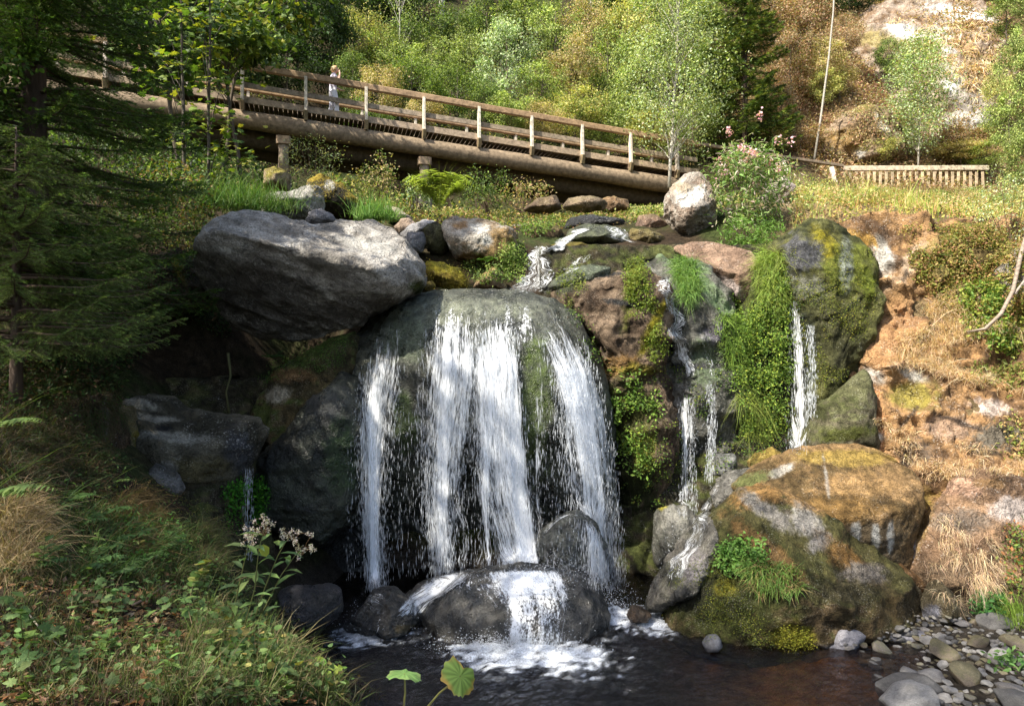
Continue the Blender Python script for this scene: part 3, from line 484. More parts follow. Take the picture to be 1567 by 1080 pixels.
wall('rock_cliff', 'sloping orange brown rock face under the dry grass, right of the mossy dome', 1302, 1860, 338, 985,
     [(1300,340,12.9),(1360,338,12.6),(1430,338,12.5),(1520,338,12.8),(1650,338,13),(1300,430,12.7),(1345,400,12.1),(1400,400,11.9),(1440,420,12.1),(1560,430,11.9),(1330,470,12.2),(1375,470,11.6),(1415,480,11.8),(1320,560,11.7),(1350,550,11.25),(1400,540,11.6),(1480,520,11.35),(1600,520,11.0),
      (1310,610,11.2),(1340,640,10.85),(1420,595,11.0),(1420,680,10.55),(1500,615,10.85),(1620,620,10.5),(1320,700,10.9),(1360,710,10.6),(1450,730,10.15),(1530,740,9.95),(1640,740,9.7),(1330,800,10.6),(1400,800,10.1),(1450,850,9.85),(1520,850,9.65),(1640,850,9.3),(1330,900,10.0),(1420,930,9.6),(1500,950,9.3),(1640,960,8.9),(1330,985,9.6),(1500,985,9.15),(1640,985,8.8),(1860,340,13.4),(1860,520,11.2),(1860,740,9.9),(1860,985,8.9)],
     2.9, (.37,.215,.095), (.11,.062,.03), M_DRY, seed=901, amp=1.5, strata=((1,.1,-.5), 3, .14),
     patches=[(1350,390,18,34,PALE,-15,.8),(1395,400,12,46,(.52,.38,.26),30),(1310,365,34,14,(.42,.25,.06),10),(1345,460,10,60,(.50,.36,.24),30,.7),(1365,520,26,70,(.40,.22,.10),30),(1335,575,22,12,PALE,20,.8),(1395,573,28,9,PALE,25,.8),(1335,645,18,66,(.44,.21,.09)),(1512,622,36,12,(.62,.52,.46),8),(1400,605,44,24,(.27,.22,.05)),(1450,655,44,18,(.36,.24,.16)),(1345,668,9,6,PALE),(1400,690,30,20,(.18,.13,.09)),(1530,670,40,26,(.15,.13,.10)),(1480,400,70,50,(.22,.18,.06)),(1430,860,50,60,(.19,.12,.07)),(1395,760,40,20,(.30,.21,.05)),(1425,505,40,5,(.08,.05,.03),-40),(1390,640,26,4,(.06,.04,.025),-50),(1465,645,46,4,(.07,.045,.03),20),(1385,705,8,30,(.06,.04,.025)),(1500,690,40,6,(.08,.055,.035),10)])
wall('rock_cliff', 'dark mossy rock wall between the main fall and the right hand thin falls', 826, 1350, 376, 930,
     [(830,440,12.6),(830,600,12.8),(830,930,12.2),(930,385,12.6),(1000,378,12.9),(1100,376,12.9),(1200,376,12.6),(1350,376,13.2),(940,600,12.1),(1025,600,12.05),(1025,480,12.2),(1120,540,12.2),(1215,560,12.35),(1350,560,12.4),(1020,740,11.7),(950,800,11.7),(1110,700,11.8),(1200,700,11.7),(1350,700,11.4),(1000,860,11.2),(1080,860,11.2),(930,930,11.2),(1060,930,11.0),(1350,930,11.2)],
     3.0, (.11,.09,.055), (.035,.033,.022), M_MOSS, seed=933, moss=.8, mthr=.35, mcol=(.07,.085,.02))
wall('rock_cliff', 'dim olive brown rock shelves stepping up from the left bank to the dark hollow', 150, 425, 585, 940,
     [(150,590,10.6),(250,600,10.6),(330,650,10.3),(425,650,11.2),(150,660,9.3),(200,700,9.0),(290,700,9.45),(380,720,10.1),(425,760,11.3),(200,780,8.1),(260,760,8.6),(330,790,8.8),(400,820,10.6),(150,850,7.5),(240,860,7.7),(330,880,8.0),(400,900,9.8),(425,940,10.2),(150,940,7.4),(300,940,7.8)],
     2.6, (.14,.115,.065), (.05,.042,.025), M_MOSS, seed=955, moss=.5, mthr=.5, strata=((.2,0,1), 3, .08), patches=[(230,640,40,8,LICH,8,.8),(290,668,70,9,LICH,5,.8),(255,722,16,16,(.30,.29,.26)),(340,890,20,60,(.03,.04,.02))])
# ---------------------------------------------------------------- what the camera ray meets (rocks and ground so far), used to lay water and plants on surfaces
bpy.context.view_layer.update()
DG = bpy.context.evaluated_depsgraph_get()
def hit(px, py, skip=0.):
    d = np.array([(px - CX) / F, 1, (CY - py) / F]); L = np.linalg.norm(d); d /= L
    ok, loc, nr, idx, ob, _ = sc.ray_cast(DG, Vector(d * skip), Vector(d))
    return (np.array(loc), np.array(nr)) if ok else (None, None)
def down(x, y, z0=40):
    ok, loc, nr, idx, ob, _ = sc.ray_cast(DG, Vector((x, y, z0)), Vector((0, 0, -1)))
    return np.array(loc) if ok else np.array([x, y, 0])
# pool
wx = np.arange(-4.6, 9, .05); wy = np.arange(2.6, 12.6, .05); WX, WY = np.meshgrid(wx, wy)
q = np.stack([WX.ravel(), WY.ravel(), np.zeros(WX.size)], 1)
imp = [P(770, 985, 0)[:1]]  # (placeholder list replaced below)
imp = [(-.05, 8.25, 1.1), (.55, 8.2, 1.1), (1.9, 9.2, .8), (-1.8, 8.75, .7), (.95, 9.5, .6), (1.5, 9.4, .7), (-1.0, 9.6, .5), (2.2, 9.3, .5), (-.55, 8.4, .4)]
foam = np.zeros(len(q)); amp = np.full(len(q), .004)
for x, y, r in imp:
    dd = np.hypot(q[:, 0] - x, (q[:, 1] - y) * 1.3) / r; foam = np.maximum(foam, np.exp(-dd ** 2 * 1.4)); amp += .012 * np.exp(-dd ** 2 / 3)
z = amp * (fbm(q * 5, 4, 77) + .6 * fbm(q * 16, 3, 78)) * 1.6
wn = fbm(q * np.array([10, 15, 1]), 5, 79, .7)
fm = sst(.55, 1.05, foam + .6 * wn) + .4 * sst(.2, .65, foam) * sst(.0, .5, wn) + .12 * sst(.02, .2, foam) * sst(.3, .6, wn)
cw_ = np.zeros((len(q), 3)); cw_[:] = np.clip(fm, 0, 1)[:, None]
m, nt, out, N, L = newmat('pool_water')
at = N('Attribute', attribute_name='Col').outputs['Color']; tc = N('TexCoord').outputs['Object']
n1 = noise_n(N, L, tc, 14, 5, .7, .5); n2 = noise_n(N, L, tc, 50, 4, .7)
ad = N('Math', operation='MULTIPLY_ADD'); L(n2, ad.inputs[0]); ad.inputs[1].default_value = .35; L(n1, ad.inputs[2])
b = N('Bump'); b.inputs['Strength'].default_value = .9; b.inputs['Distance'].default_value = .05; L(ad.outputs[0], b.inputs['Height'])
gl = N('BsdfGlossy'); gl.inputs['Roughness'].default_value = .09; L(b.outputs[0], gl.inputs['Normal']); gl.inputs['Color'].default_value = (.9, .92, 1, 1)
tr = N('BsdfTransparent'); tr.inputs['Color'].default_value = (.50, .38, .24, 1)
fr = N('Fresnel'); fr.inputs['IOR'].default_value = 1.42; L(b.outputs[0], fr.inputs['Normal'])
mx = N('MixShader'); L(fr.outputs[0], mx.inputs[0]); L(tr.outputs[0], mx.inputs[1]); L(gl.outputs[0], mx.inputs[2])
df = N('BsdfDiffuse'); df.inputs['Color'].default_value = (.82, .86, .92, 1)
fb = ramp(N, L, n2, [(.35, .35), (.6, 1.)]); fmx = N('Math', operation='MULTIPLY'); L(at, fmx.inputs[0]); L(fb, fmx.inputs[1])
mx2 = N('MixShader'); L(fmx.outputs[0], mx2.inputs[0]); L(mx.outputs[0], mx2.inputs[1]); L(df.outputs[0], mx2.inputs[2]); L(mx2.outputs[0], out.inputs[0])
M_POOL = m
nxw, nyw = len(wx), len(wy); ii = (np.arange(nyw - 1)[:, None] * nxw + np.arange(nxw - 1)[None]).ravel()
V = q.copy(); V[:, 2] = WATER_Z + z
water = mk('water', V, np.stack([ii, ii + 1, ii + nxw + 1, ii + nxw], 1), M_POOL, cw_, True, origin=(0, 8, WATER_Z)); tag(water, kind='structure')
# ---------------------------------------------------------------- falling water
def fall_mat(name, sx, sz, hug=False):
    m, nt, out, N, L = newmat(name)
    uvn = N('Attribute', attribute_name='Flow').outputs['Vector']; at = N('Attribute', attribute_name='Col').outputs['Color']
    def mapn(a, b_, sc_=1, det=3, dist=0.):
        mp = N('Mapping'); mp.inputs['Scale'].default_value = (a, b_, 1); L(uvn, mp.inputs[0]); return noise_n(N, L, mp.outputs[0], sc_, det, .6, dist)
    macro = mapn(7, .45, 1, 3, .3); micro = mapn(sx, sz, 1, 3, .25); fine = mapn(sx * 2.3, sz * 2.6, 1, 2)
    s = N('Math', operation='MULTIPLY_ADD'); L(macro, s.inputs[0]); s.inputs[1].default_value = 1.1; L(micro, s.inputs[2])
    s2 = N('Math', operation='MULTIPLY_ADD'); L(fine, s2.inputs[0]); s2.inputs[1].default_value = .8; L(s.outputs[0], s2.inputs[2])   # mean ~1.45
    s3 = N('Math', operation='ADD'); L(s2.outputs[0], s3.inputs[0]); L(at, s3.inputs[1])                                          # density 0..1
    al = N('MapRange'); L(s3.outputs[0], al.inputs['Value']); al.inputs['From Min'].default_value = 1.93; al.inputs['From Max'].default_value = 2.24; al.clamp = True
    p = N('BsdfPrincipled'); p.inputs['Base Color'].default_value = (.93, .95, .98, 1); p.inputs['Roughness'].default_value = .35; p.inputs['Specular IOR Level'].default_value = .5
    t = N('BsdfTranslucent'); t.inputs['Color'].default_value = (.8, .86, .95, 1); m1 = N('MixShader'); m1.inputs[0].default_value = .3; L(p.outputs[0], m1.inputs[1]); L(t.outputs[0], m1.inputs[2])
    tr = N('BsdfTransparent'); m2 = N('MixShader'); L(al.outputs[0], m2.inputs[0]); L(tr.outputs[0], m2.inputs[1]); L(m1.outputs[0], m2.inputs[2]); L(m2.outputs[0], out.inputs[0])
    return m
M_FALL = fall_mat('falling_water', 46, 3.0); M_FILM = fall_mat('water_film', 30, 12)
m, nt, out, N, L = newmat('water_drops')
p = N('BsdfPrincipled'); p.inputs['Base Color'].default_value = (.88, .92, .97, 1); p.inputs['Roughness'].default_value = .2; p.inputs['Specular IOR Level'].default_value = .6; tr = N('BsdfTransparent'); mx = N('MixShader'); mx.inputs[0].default_value = .55; L(tr.outputs[0], mx.inputs[1]); L(p.outputs[0], mx.inputs[2]); L(mx.outputs[0], out.inputs[0]); M_DROP = m

def surf(rows, nu, nv, off=.03, hug=False, push=0., skipm=0.):
    """rows: (xl,yl,xr,yr,density). returns grid of world points laid on / hanging in front of the rock"""
    rows = np.array(rows, float); t = np.linspace(0, len(rows) - 1, nv); R_ = np.stack([np.interp(t, np.arange(len(rows)), rows[:, k]) for k in range(rows.shape[1])], 1)
    s = np.linspace(0, 1, nu); G = np.zeros((nv, nu, 3)); dens = np.zeros((nv, nu)); run = np.full(nu, 1e9)
    for i in range(nv):
        for j in range(nu):
            wob = 6 * math.sin(t[i] * 3.1 + R_[0, 0]) * (t[i] > .3) + 4 * math.sin(t[i] * 7.3 + R_[0, 2]) if hug and nu <= 20 else 0
            px = lerp(R_[i, 0] + wob, R_[i, 2] + wob * .4, s[j]); py = lerp(R_[i, 1], R_[i, 3], s[j])
            loc, nr = hit(px, py); dpt = loc[1] if loc is not None else (run[j] if run[j] < 1e8 else 12)
            if hug: dd = dpt
            else: run[j] = min(run[j] - push / nv, dpt); dd = run[j]
            G[i, j, :] = (px, py, dd)
            dens[i, j] = R_[i, 4] - .75 * abs(2 * s[j] - 1) ** 4 - .9 * max(0, 1 - (i / nv) / .10) - .5 * max(0, ((i / nv) - .93) / .07)
    dp = G[:, :, 2]
    for _ in range(3 if hug else 5):
        dpp = np.pad(dp, 1, mode='edge'); sm = (dpp[:-2, 1:-1] + dpp[2:, 1:-1] + dpp[1:-1, :-2] + dpp[1:-1, 2:] + dp * 2) / 6
        dp = np.minimum(dp, sm) if hug else sm
    dp = dp - off
    W = np.stack([(G[:, :, 0] - CX) / F * dp, dp, (CY - G[:, :, 1]) / F * dp], -1)
    return W, dens, s, t
def sheet(rows, name, parent, off=.03, hug=False, push=0., nu=24, nv=70, mat=None, seed=0, jit=.02):
    W, dens, s, t = surf(rows, nu, nv, off, hug, push)
    pw = W.reshape(-1, 3); pw[:, 1] -= jit * fbm(pw * np.array([9, 9, 1.5]), 3, seed + 60)
    if not hug: pw[:, 0] += .012 * fbm(pw * np.array([2, 2, 3]), 3, seed + 61)
    ii = (np.arange(nv - 1)[:, None] * nu + np.arange(nu - 1)[None]).ravel()
    o = mk(name, pw, np.stack([ii, ii + 1, ii + nu + 1, ii + nu], 1), mat or (M_FILM if hug else M_FALL), np.repeat(dens.reshape(-1, 1), 3, 1), True, parent, origin=np.array(parent.location))
    o.location = (0, 0, 0)
    # flow coordinates in metres along and across
    du = np.linalg.norm(np.diff(W, axis=1), axis=2); cu = np.concatenate([np.zeros((nv, 1)), np.cumsum(du, 1)], 1); cu = cu - cu.mean(1)[:, None] + W[:, :, 0].mean()
    cu = lerp(cu, W[:, :, 0], .0)
    dv = np.linalg.norm(np.diff(W, axis=0), axis=2); cv = np.concatenate([np.zeros((1, nu)), np.cumsum(dv, 0)], 0)
    a = o.data.attributes.new('Flow', 'FLOAT_VECTOR', 'POINT'); a.data.foreach_set('vector', np.stack([cu, cv, np.full_like(cu, seed * 3.7)], -1).astype(np.float32).ravel())
    return W
OCT = np.array([[1, 0, 0], [-1, 0, 0], [0, 1, 0], [0, -1, 0], [0, 0, 1], [0, 0, -1]], float)
OCTF = np.array([[0, 2, 4], [2, 1, 4], [1, 3, 4], [3, 0, 4], [2, 0, 5], [1, 2, 5], [3, 1, 5], [0, 3, 5]])
def drops(C, r, ln, name, parent, dirs=None):
    n = len(C); V = C[:, None] + OCT[None] * np.stack([r, r, ln], 1)[:, None]
    if dirs is not None:
        for k in (4, 5): V[:, k] = C + (1 if k == 4 else -1) * dirs * ln[:, None]
    Fc = (OCTF[None] + (np.arange(n) * 6)[:, None, None]).reshape(-1, 3)
    o = mk(name, V.reshape(-1, 3), Fc, M_DROP, None, True, parent, origin=np.array(parent.location)); o.location = (0, 0, 0); o['kind'] = 'stuff'; return o
def scatter_on(W, n, rs, v0=0, v1=1, jy=.05, conc=None):
    nv, nu = W.shape[:2]; i = (rs.uniform(v0, v1, n) * (nv - 1.001)); j = rs.uniform(0, 1, n)
    if conc: # strands
        c = rs.choice(conc, n); j = np.clip(c + rs.normal(0, .05, n), 0, 1)
    j = j * (nu - 1.001); i0 = i.astype(int); j0 = j.astype(int); fi = (i - i0)[:, None]; fj = (j - j0)[:, None]
    p = (W[i0, j0] * (1 - fi) + W[i0 + 1, j0] * fi) * (1 - fj) + (W[i0, j0 + 1] * (1 - fi) + W[i0 + 1, j0 + 1] * fi) * fj
    p = p + rs.normal(0, 1, (n, 3)) * np.array([.012, jy, .02]); return p
rs = np.random.RandomState(3)
def dr_size(n): return np.clip(rs.lognormal(-6.15, .3, n), .0011, .0036), np.clip(rs.lognormal(-3.2, .5, n), .014, .12)

wf = empty('waterfall', P(740, 900, 10.2), 'main curtain of white water pouring over the rock dome into the pool', 'waterfall')
ML = [(575,480,630,455,.0),(562,510,618,490,.3),(550,560,622,560,.62),(543,620,612,620,.62),(545,680,604,680,.62),(548,740,598,740,.6),(552,800,590,800,.62),(556,860,594,860,.62),(560,905,596,905,.6)]
MC = [(660,448,728,446,-.1),(654,470,730,466,.15),(646,510,736,510,.5),(640,560,742,560,.66),(636,640,735,640,.62),(636,700,722,700,.56),(640,760,708,760,.5),(650,820,700,820,.56),(660,880,694,880,.58)]
MD = [(724,448,776,448,-.1),(716,470,784,468,.15),(712,510,792,510,.5),(716,560,798,560,.72),(716,640,804,640,.70),(722,700,810,700,.66),(730,760,815,760,.6),(752,820,822,820,.62),(765,880,832,880,.8)]
MR = [(795,450,835,452,.0),(808,476,856,472,.2),(822,515,888,512,.45),(838,570,915,565,.72),(848,620,928,620,.78),(850,680,940,680,.6),(858,740,948,740,.5),(880,800,954,800,.5),(892,860,958,860,.5),(900,905,958,905,.5)]
VE = [(570,475,890,470,.10),(552,515,925,515,.24),(542,600,935,600,.30),(536,680,944,680,.34),(530,760,950,760,.34),(528,830,955,830,.32),(530,885,955,885,.30)]
TOP = [(610,456,850,450,.12),(595,475,868,470,.36),(575,500,885,498,.44),(560,535,900,535,.3)]
W1 = sheet(ML, 'water_strand', wf, .05, seed=1, nu=18); W2 = sheet(MC, 'water_strand', wf, .06, seed=2); W3 = sheet(MD, 'water_strand', wf, .07, seed=3); W4 = sheet(MR, 'water_strand', wf, .06, seed=4)
sheet([(a + 6, b, c - 6, d, e - .05) for a, b, c, d, e in ML], 'water_strand', wf, .12, seed=5, nu=14); sheet([(a + 8, b, c - 8, d, e - .06) for a, b, c, d, e in MC], 'water_strand', wf, .13, seed=6)
sheet([(a + 8, b, c - 6, d, e - .03) for a, b, c, d, e in MD], 'water_strand', wf, .15, seed=7); sheet([(a + 6, b, c - 6, d, e - .05) for a, b, c, d, e in MR], 'water_strand', wf, .13, seed=8)
# dense cores
for k, rws in enumerate([[(672,520,698,520,.5),(668,640,694,640,.8),(666,760,688,760,.85),(668,880,692,880,.7)], [(736,510,762,510,.6),(732,640,758,640,.8),(732,760,752,760,.7),(742,880,756,880,.5)],
                         [(770,510,792,510,.5),(776,640,802,640,.9),(782,760,812,760,1.),(792,880,828,880,1.)], [(864,540,890,540,.6),(872,640,915,640,.9),(886,740,930,740,.75),(898,890,936,890,.6)], [(566,520,590,520,.3),(556,640,584,640,.7),(562,760,584,760,.8),(566,900,584,900,.8)]]):
    sheet(rws, 'water_strand', wf, .10, seed=20 + k, nu=8, nv=50)
WV = sheet(VE, 'water_veil', wf, .03, seed=9, nu=60, nv=60); sheet(TOP, 'water_film', wf, .015, True, seed=10, nu=60, nv=30)
pts = []
for Wg, n, cc in ((W1, 1300, [.25, .5, .6]), (W2, 1700, [.2, .4, .75]), (W3, 2200, [.15, .45, .8]), (W4, 2600, [.2, .4, .6, .8])):
    pts.append(scatter_on(Wg, n, rs, .24, 1, .05)); pts.append(scatter_on(Wg, n // 2, rs, .3, 1, .07, cc))
pts.append(scatter_on(WV, 2600, rs, .38, 1, .06)); C_ = np.vstack(pts); r_, l_ = dr_size(len(C_)); drops(C_, r_, l_, 'falling_drops', wf)
# splash over the pool boulder and at the water line
def film(rows, wtr, seed, name='water_film', nu=40, nv=36, off=.015, jit=.01): return sheet(rows, name, wtr, off, True, seed=seed, nu=nu, nv=nv, jit=jit)
film([(650,880,720,866,.5),(640,895,730,878,.75),(622,912,700,898,.8),(608,928,668,918,.7),(600,945,652,940,.6)], wf, 31, off=.05)
film([(645,885,760,868,.3),(640,900,750,885,.5),(640,915,735,905,.4),(645,930,700,925,.25)], wf, 39, off=.03)
film([(655,895,880,872,.35),(665,905,880,890,.5),(690,920,872,910,.35),(740,940,868,935,.3),(742,965,865,962,.2),(745,988,868,988,.35)], wf, 32)
film([(650,875,870,866,.1),(650,890,880,878,.35),(660,915,880,900,.3),(690,940,880,930,.2),(700,970,880,965,.1)], wf, 38, off=.02)
film([(735,868,855,866,.95),(742,888,870,884,.9),(752,912,878,908,.8),(758,940,880,934,.68),(752,965,880,962,.62),(745,992,884,990,.75)], wf, 33, off=.03)
film([(770,872,838,872,.8),(775,890,850,888,.9),(790,910,850,908,.7)], wf, 37, off=.06, nv=24)
film([(552,905,596,900,.5),(546,925,600,922,.4),(540,945,602,945,.25),(530,972,605,972,.35)], wf, 34)
film([(818,838,848,800,.4),(826,818,870,782,.6),(845,792,890,782,.45),(850,800,915,800,.2),(840,850,920,850,.1)], wf, 35)
film([(840,800,905,795,.25),(830,840,915,830,.2),(820,880,925,880,.25)], wf, 36)
n = 6700; bx = np.concatenate([rs.normal(-.05, .38, 2400), rs.normal(.35, .35, 900), rs.normal(-1.75, .22, 900), rs.normal(1.25, .25, 1000), rs.normal(2.45, .16, 1500)])
by = np.concatenate([rs.normal(8.3, .12, 2400), rs.normal(9.0, .3, 900), rs.normal(8.9, .15, 900), rs.normal(9.6, .2, 1000), rs.normal(9.75, .12, 1500)])
bz = np.concatenate([WATER_Z + np.abs(rs.normal(0, .09, 2400)), -3.0 + np.abs(rs.normal(0, .14, 900)), WATER_Z + np.abs(rs.normal(0, .14, 900)), WATER_Z + np.abs(rs.normal(0, .18, 1000)), WATER_Z + .1 + np.abs(rs.normal(0, .35, 1500))])
dv = rs.normal(0, 1, (n, 3)); dv /= np.linalg.norm(dv, axis=1)[:, None]
drops(np.stack([bx, by, bz], 1), rs.uniform(.0025, .007, n), rs.uniform(.004, .016, n), 'splash_drops', wf, dv)

def small_fall(label, loc, sheets, films=(), nd=600, group=None, up=.22):
    e = empty('waterfall', loc, label, 'waterfall', group); pp = []
    for k, rws in enumerate(sheets):
        W = sheet(rws, 'water_strand', e, .04, seed=40 + len(e.children) + int(rws[0][0]) % 97, nu=12); pp.append(scatter_on(W, nd, rs, .1, 1, .03))
    for rws in films: film([(a_, b_, c_, d_, g_ + up) for a_, b_, c_, d_, g_ in rws], e, int(rws[0][1]) % 89, nu=20, nv=50, off=.03)
    if pp: C_ = np.vstack(pp); r_, l_ = dr_size(len(C_)); drops(C_, r_ * .9, l_ * .8, 'falling_drops', e)
    return e
small_fall('double thin strand trickling down the green grey wall, centre right', P(1045, 740, 11.2), [[(1036,590,1062,590,.35),(1038,640,1064,640,.6),(1044,690,1064,690,.6),(1040,740,1066,740,.55),(1034,790,1068,790,.5)], [(1080,570,1096,570,.3),(1082,640,1096,640,.4),(1082,690,1094,690,.4),(1078,735,1092,735,.5)]],
           [[(1008,415,1030,412,.45),(1008,450,1034,450,.35),(1022,490,1050,490,.4),(1030,530,1058,530,.35),(1036,580,1064,580,.4)], [(1025,440,1060,440,-.05),(1030,500,1085,490,.05),(1045,560,1098,550,.15),(1038,640,1100,640,.1),(1030,700,1100,700,.05)], [(1020,740,1072,740,.1),(1012,780,1068,780,.0),(1000,830,1060,830,.0),(985,890,1030,890,-.05)]])
small_fall('single thin white waterfall beside the green rock dome, furthest right', P(1215, 695, 11.5), [[(1198,440,1212,436,.3),(1204,490,1226,490,.62),(1206,540,1232,540,.62),(1206,600,1236,600,.6),(1204,650,1242,650,.6),(1200,695,1236,695,.7)], [(1232,480,1244,480,.15),(1236,540,1248,540,.3),(1236,600,1250,600,.3),(1234,640,1250,640,.2)]],
           [[(1200,380,1235,380,-.1),(1200,410,1222,410,.15),(1200,440,1216,440,.4)], [(1195,680,1240,680,.1),(1195,697,1240,697,.15)]])
small_fall('white cascade sliding down the wet ledge against the mossy boulder', P(1060, 840, 10), [], [[(1086,728,1102,720,.2),(1074,765,1100,750,.25),(1060,800,1092,785,.3),(1042,832,1078,825,.35),(1025,865,1060,860,.4),(1010,890,1045,890,.4)], [(1095,735,1160,722,-.05),(1085,760,1140,745,-.1),(1075,790,1120,770,-.1)]])
small_fall('foaming upper cascade tumbling between mossy rocks to the lip', P(820, 440, 12.8), [], [[(812,368,852,372,.3),(802,392,846,390,.35),(792,415,852,412,.25),(778,435,866,427,.3),(756,450,850,450,.2)], [(862,400,925,378,.2),(858,412,910,398,.25),(848,425,890,408,.2)], [(905,343,955,347,.25),(925,354,970,360,.35),(935,368,982,374,.3)], [(868,352,910,344,.5),(850,372,885,362,.5),(838,386,862,382,.5)]])
small_fall('thin dark trickle falling past bright moss at the left, behind the white flowers', P(380, 830, 10.3), [[(374,708,388,706,.35),(374,750,388,750,.4),(374,800,388,800,.35),(376,860,386,860,.2)]], [[(345,635,385,632,-.02),(350,670,395,665,.06),(362,700,398,695,.06)]], 250)
small_fall('tiny trickle dropping into the black hollow under the overhanging boulder', P(350, 625, 12), [], [[(325,606,342,606,.2),(328,615,340,615,.15)]], 60)
# ---------------------------------------------------------------- footbridge
RA = P(468, 117, 23.0); RB = P(963, 203, 26.3); RD = RB - RA; SP = np.linalg.norm(RD) / 6; RT = RD / np.linalg.norm(RD)
BK = np.cross(np.array([0, 0, 1.]), RT); BK /= np.linalg.norm(BK);  BK = BK if BK[1] > 0 else -BK
def at_s(s, dz=0., back=0.): return RA + RT * SP * s + np.array([0, 0, dz]) + BK * back
def wood(seed, base=(.30, .215, .14), var=.25):
    r = np.random.RandomState(seed); return np.clip(np.array(base) * (1 + var * (r.rand() - .5)) * (1 + .015 * r.normal(size=3)), 0, 1)
br = empty('footbridge', at_s(3, -2.1, 1.), 'long sloping timber footbridge on log beams crossing high above the falls', 'footbridge')
def bp(mb, name, parent=br, mat=None, smooth=False): return mb.build(name, mat or M_WOOD, parent, smooth, origin=np.array(br.location))
S0, S1 = -4.3, 7.3
for back, dz in ((.12, -1.74), (.95, -2.05), (1.75, -2.22)):
    mb = MB(); t = np.linspace(S0, S1, 60); pts = np.array([at_s(s, dz, back) for s in t]); pts += .02 * np.stack([fbm(np.stack([t * .8, t * 0, t * 0 + k], 1), 3, 90 + k) for k in range(3)], 1)
    mb.tube(pts, (.31 if back < .5 else .40) + .035 * fbm(np.stack([t * 1.1, t * 0, t * 0 + 9], 1), 3, 95), 20, (.24, .18, .12) if back < .5 else (.09, .07, .05)); bp(mb, 'log_beam', smooth=True)
mb = MB(); s = S0; k = 0
while s < S1:
    mb.box(at_s(s, -1.17, .02 - .02 * (k % 3)), at_s(s, -1.17, 1.95), .135, .05, wood(k, (.22, .165, .12))); s += .155 / SP; k += 1
bp(mb, 'deck')
for k in range(int(S0), int(S1) + 1): mb = MB(); mb.box(at_s(k, -1.30, -.16), at_s(k, -1.30, 2.1), .13, .20, wood(300 + k, (.20, .14, .09))); bp(mb, 'cross_beam')
for side, bk in ((0, -.05), (1, 1.98)):
    for k in range(int(S0), int(S1) + 1):
        mb = MB(); sgn = -1 if side == 0 else 1
        mb.box(at_s(k, -1.34, bk + sgn * .10), at_s(k, -.06, bk + sgn * .03), .10, .17, wood(k + 50, (.60, .53, .43), .2), up=BK)
        o = bp(mb, 'post')
        mb = MB(); mb.box(at_s(k, -1.20, bk + sgn * .165), at_s(k, -1.50, bk + sgn * .06), .13, .19, wood(k + 80, (.24, .18, .10)), up=BK)
        c = mb.build('bracket', M_WOOD, None, False, origin=np.array(br.location)); c.location = (0, 0, 0); c.parent = o
    for nm, dz, wd, ht, off, colr in (('handrail', -.02, .17, .21, 0, (.33, .22, .13)), ('mid_rail', -.62, .05, .17, .09, (.30, .235, .17)), ('kerb_board', -1.12, .06, .22, .03, (.36, .27, .19))):
        for a, b_ in ((S0, -2.0), (-2.0, .98), (.98, 3.0), (3.0, 5.0), (5.0, S1 + .2)):
            mb = MB(); q = .006 * (int(a * 7) % 5 - 2); o1 = off if side == 0 else -off
            mb.box(at_s(a + .0008, dz + q, bk + o1), at_s(b_ - .0008, dz - q, bk + o1), wd, ht, wood(int(a * 13) + side * 7 + 400, colr, .3)); bp(mb, nm)
# trestle supports
def trestle(px, py_foot, s, bk):
    top = at_s(s, -2.12, bk); mb = MB()
    mb.box(top + np.array([0, 0, -.02]), top + np.array([0, 0, -.28]), .46, .46, (.36, .26, .17), up=RT); o = bp(mb, 'pier_cap')
    mb = MB(); mb.tube([top + np.array([0, 0, -.28]), top + np.array([0, 0, -.5]), top + np.array([0, 0, -1.3])], [.19, .15, .2], 10, (.34, .27, .2)); bp(mb, 'pier_post', smooth=True)
    mb = MB(); mb.box(top + np.array([0, 0, -1.3]), top + np.array([0, 0, -3.0]), .55, .5, (.36, .31, .24), up=RT); bp(mb, 'pier_foot', mat=M_DRY)
trestle(437, 270, -.36, .1); trestle(640, 275, 2.02, .1); trestle(437, 270, -.36, 1.75); trestle(640, 275, 2.02, 1.75)

# railing beyond the bridge end
rl = empty('railing', P(1200, 275, 28), 'weathered handrail on leaning posts beyond the lower end of the bridge', 'railing')
E0 = at_s(S1 + .25, 0, -.05); E1 = P(1290, 254, 28.5); mb = MB()
mb.box(E0, P(1195, 240, 27.9), .14, .12, (.27, .2, .14)); mb.box(P(1196, 240, 27.9), E1, .13, .11, (.22, .17, .12)); rlo = np.array(rl.location); mb.build('handrail', M_WOOD, rl, False, origin=rlo)
for (a, b_, c_, d_) in ((1196, 243, 1211, 282), (1272, 256, 1282, 292), (1120, 232, 1128, 268)):
    mb = MB(); mb.box(P(a, b_, 28), P(c_, d_, 27.8), .17, .12, (.62, .56, .46), up=(0, 1, 0)); mb.build('post', M_WOOD, rl, False, origin=rlo)
mb = MB(); mb.box(P(1198, 243, 28), P(1222, 262, 28.3), .10, .10, (.28, .2, .14)); mb.build('brace', M_WOOD, rl, False, origin=rlo)
pf = empty('picket_fence', P(1390, 285, 29), 'pale picket fence along the path below the cliff, half hidden by weeds', 'fence'); pfo = np.array(pf.location)
mb = MB(); mb.box(P(1284, 258, 28.6), P(1512, 257, 29.2), .10, .20, (.58, .49, .36)); mb.build('top_rail', M_WOOD, pf, False, origin=pfo)
mb = MB(); mb.box(P(1330, 288, 28.6), P(1500, 288, 29.2), .08, .12, (.48, .38, .25)); mb.build('bottom_rail', M_WOOD, pf, False, origin=pfo)
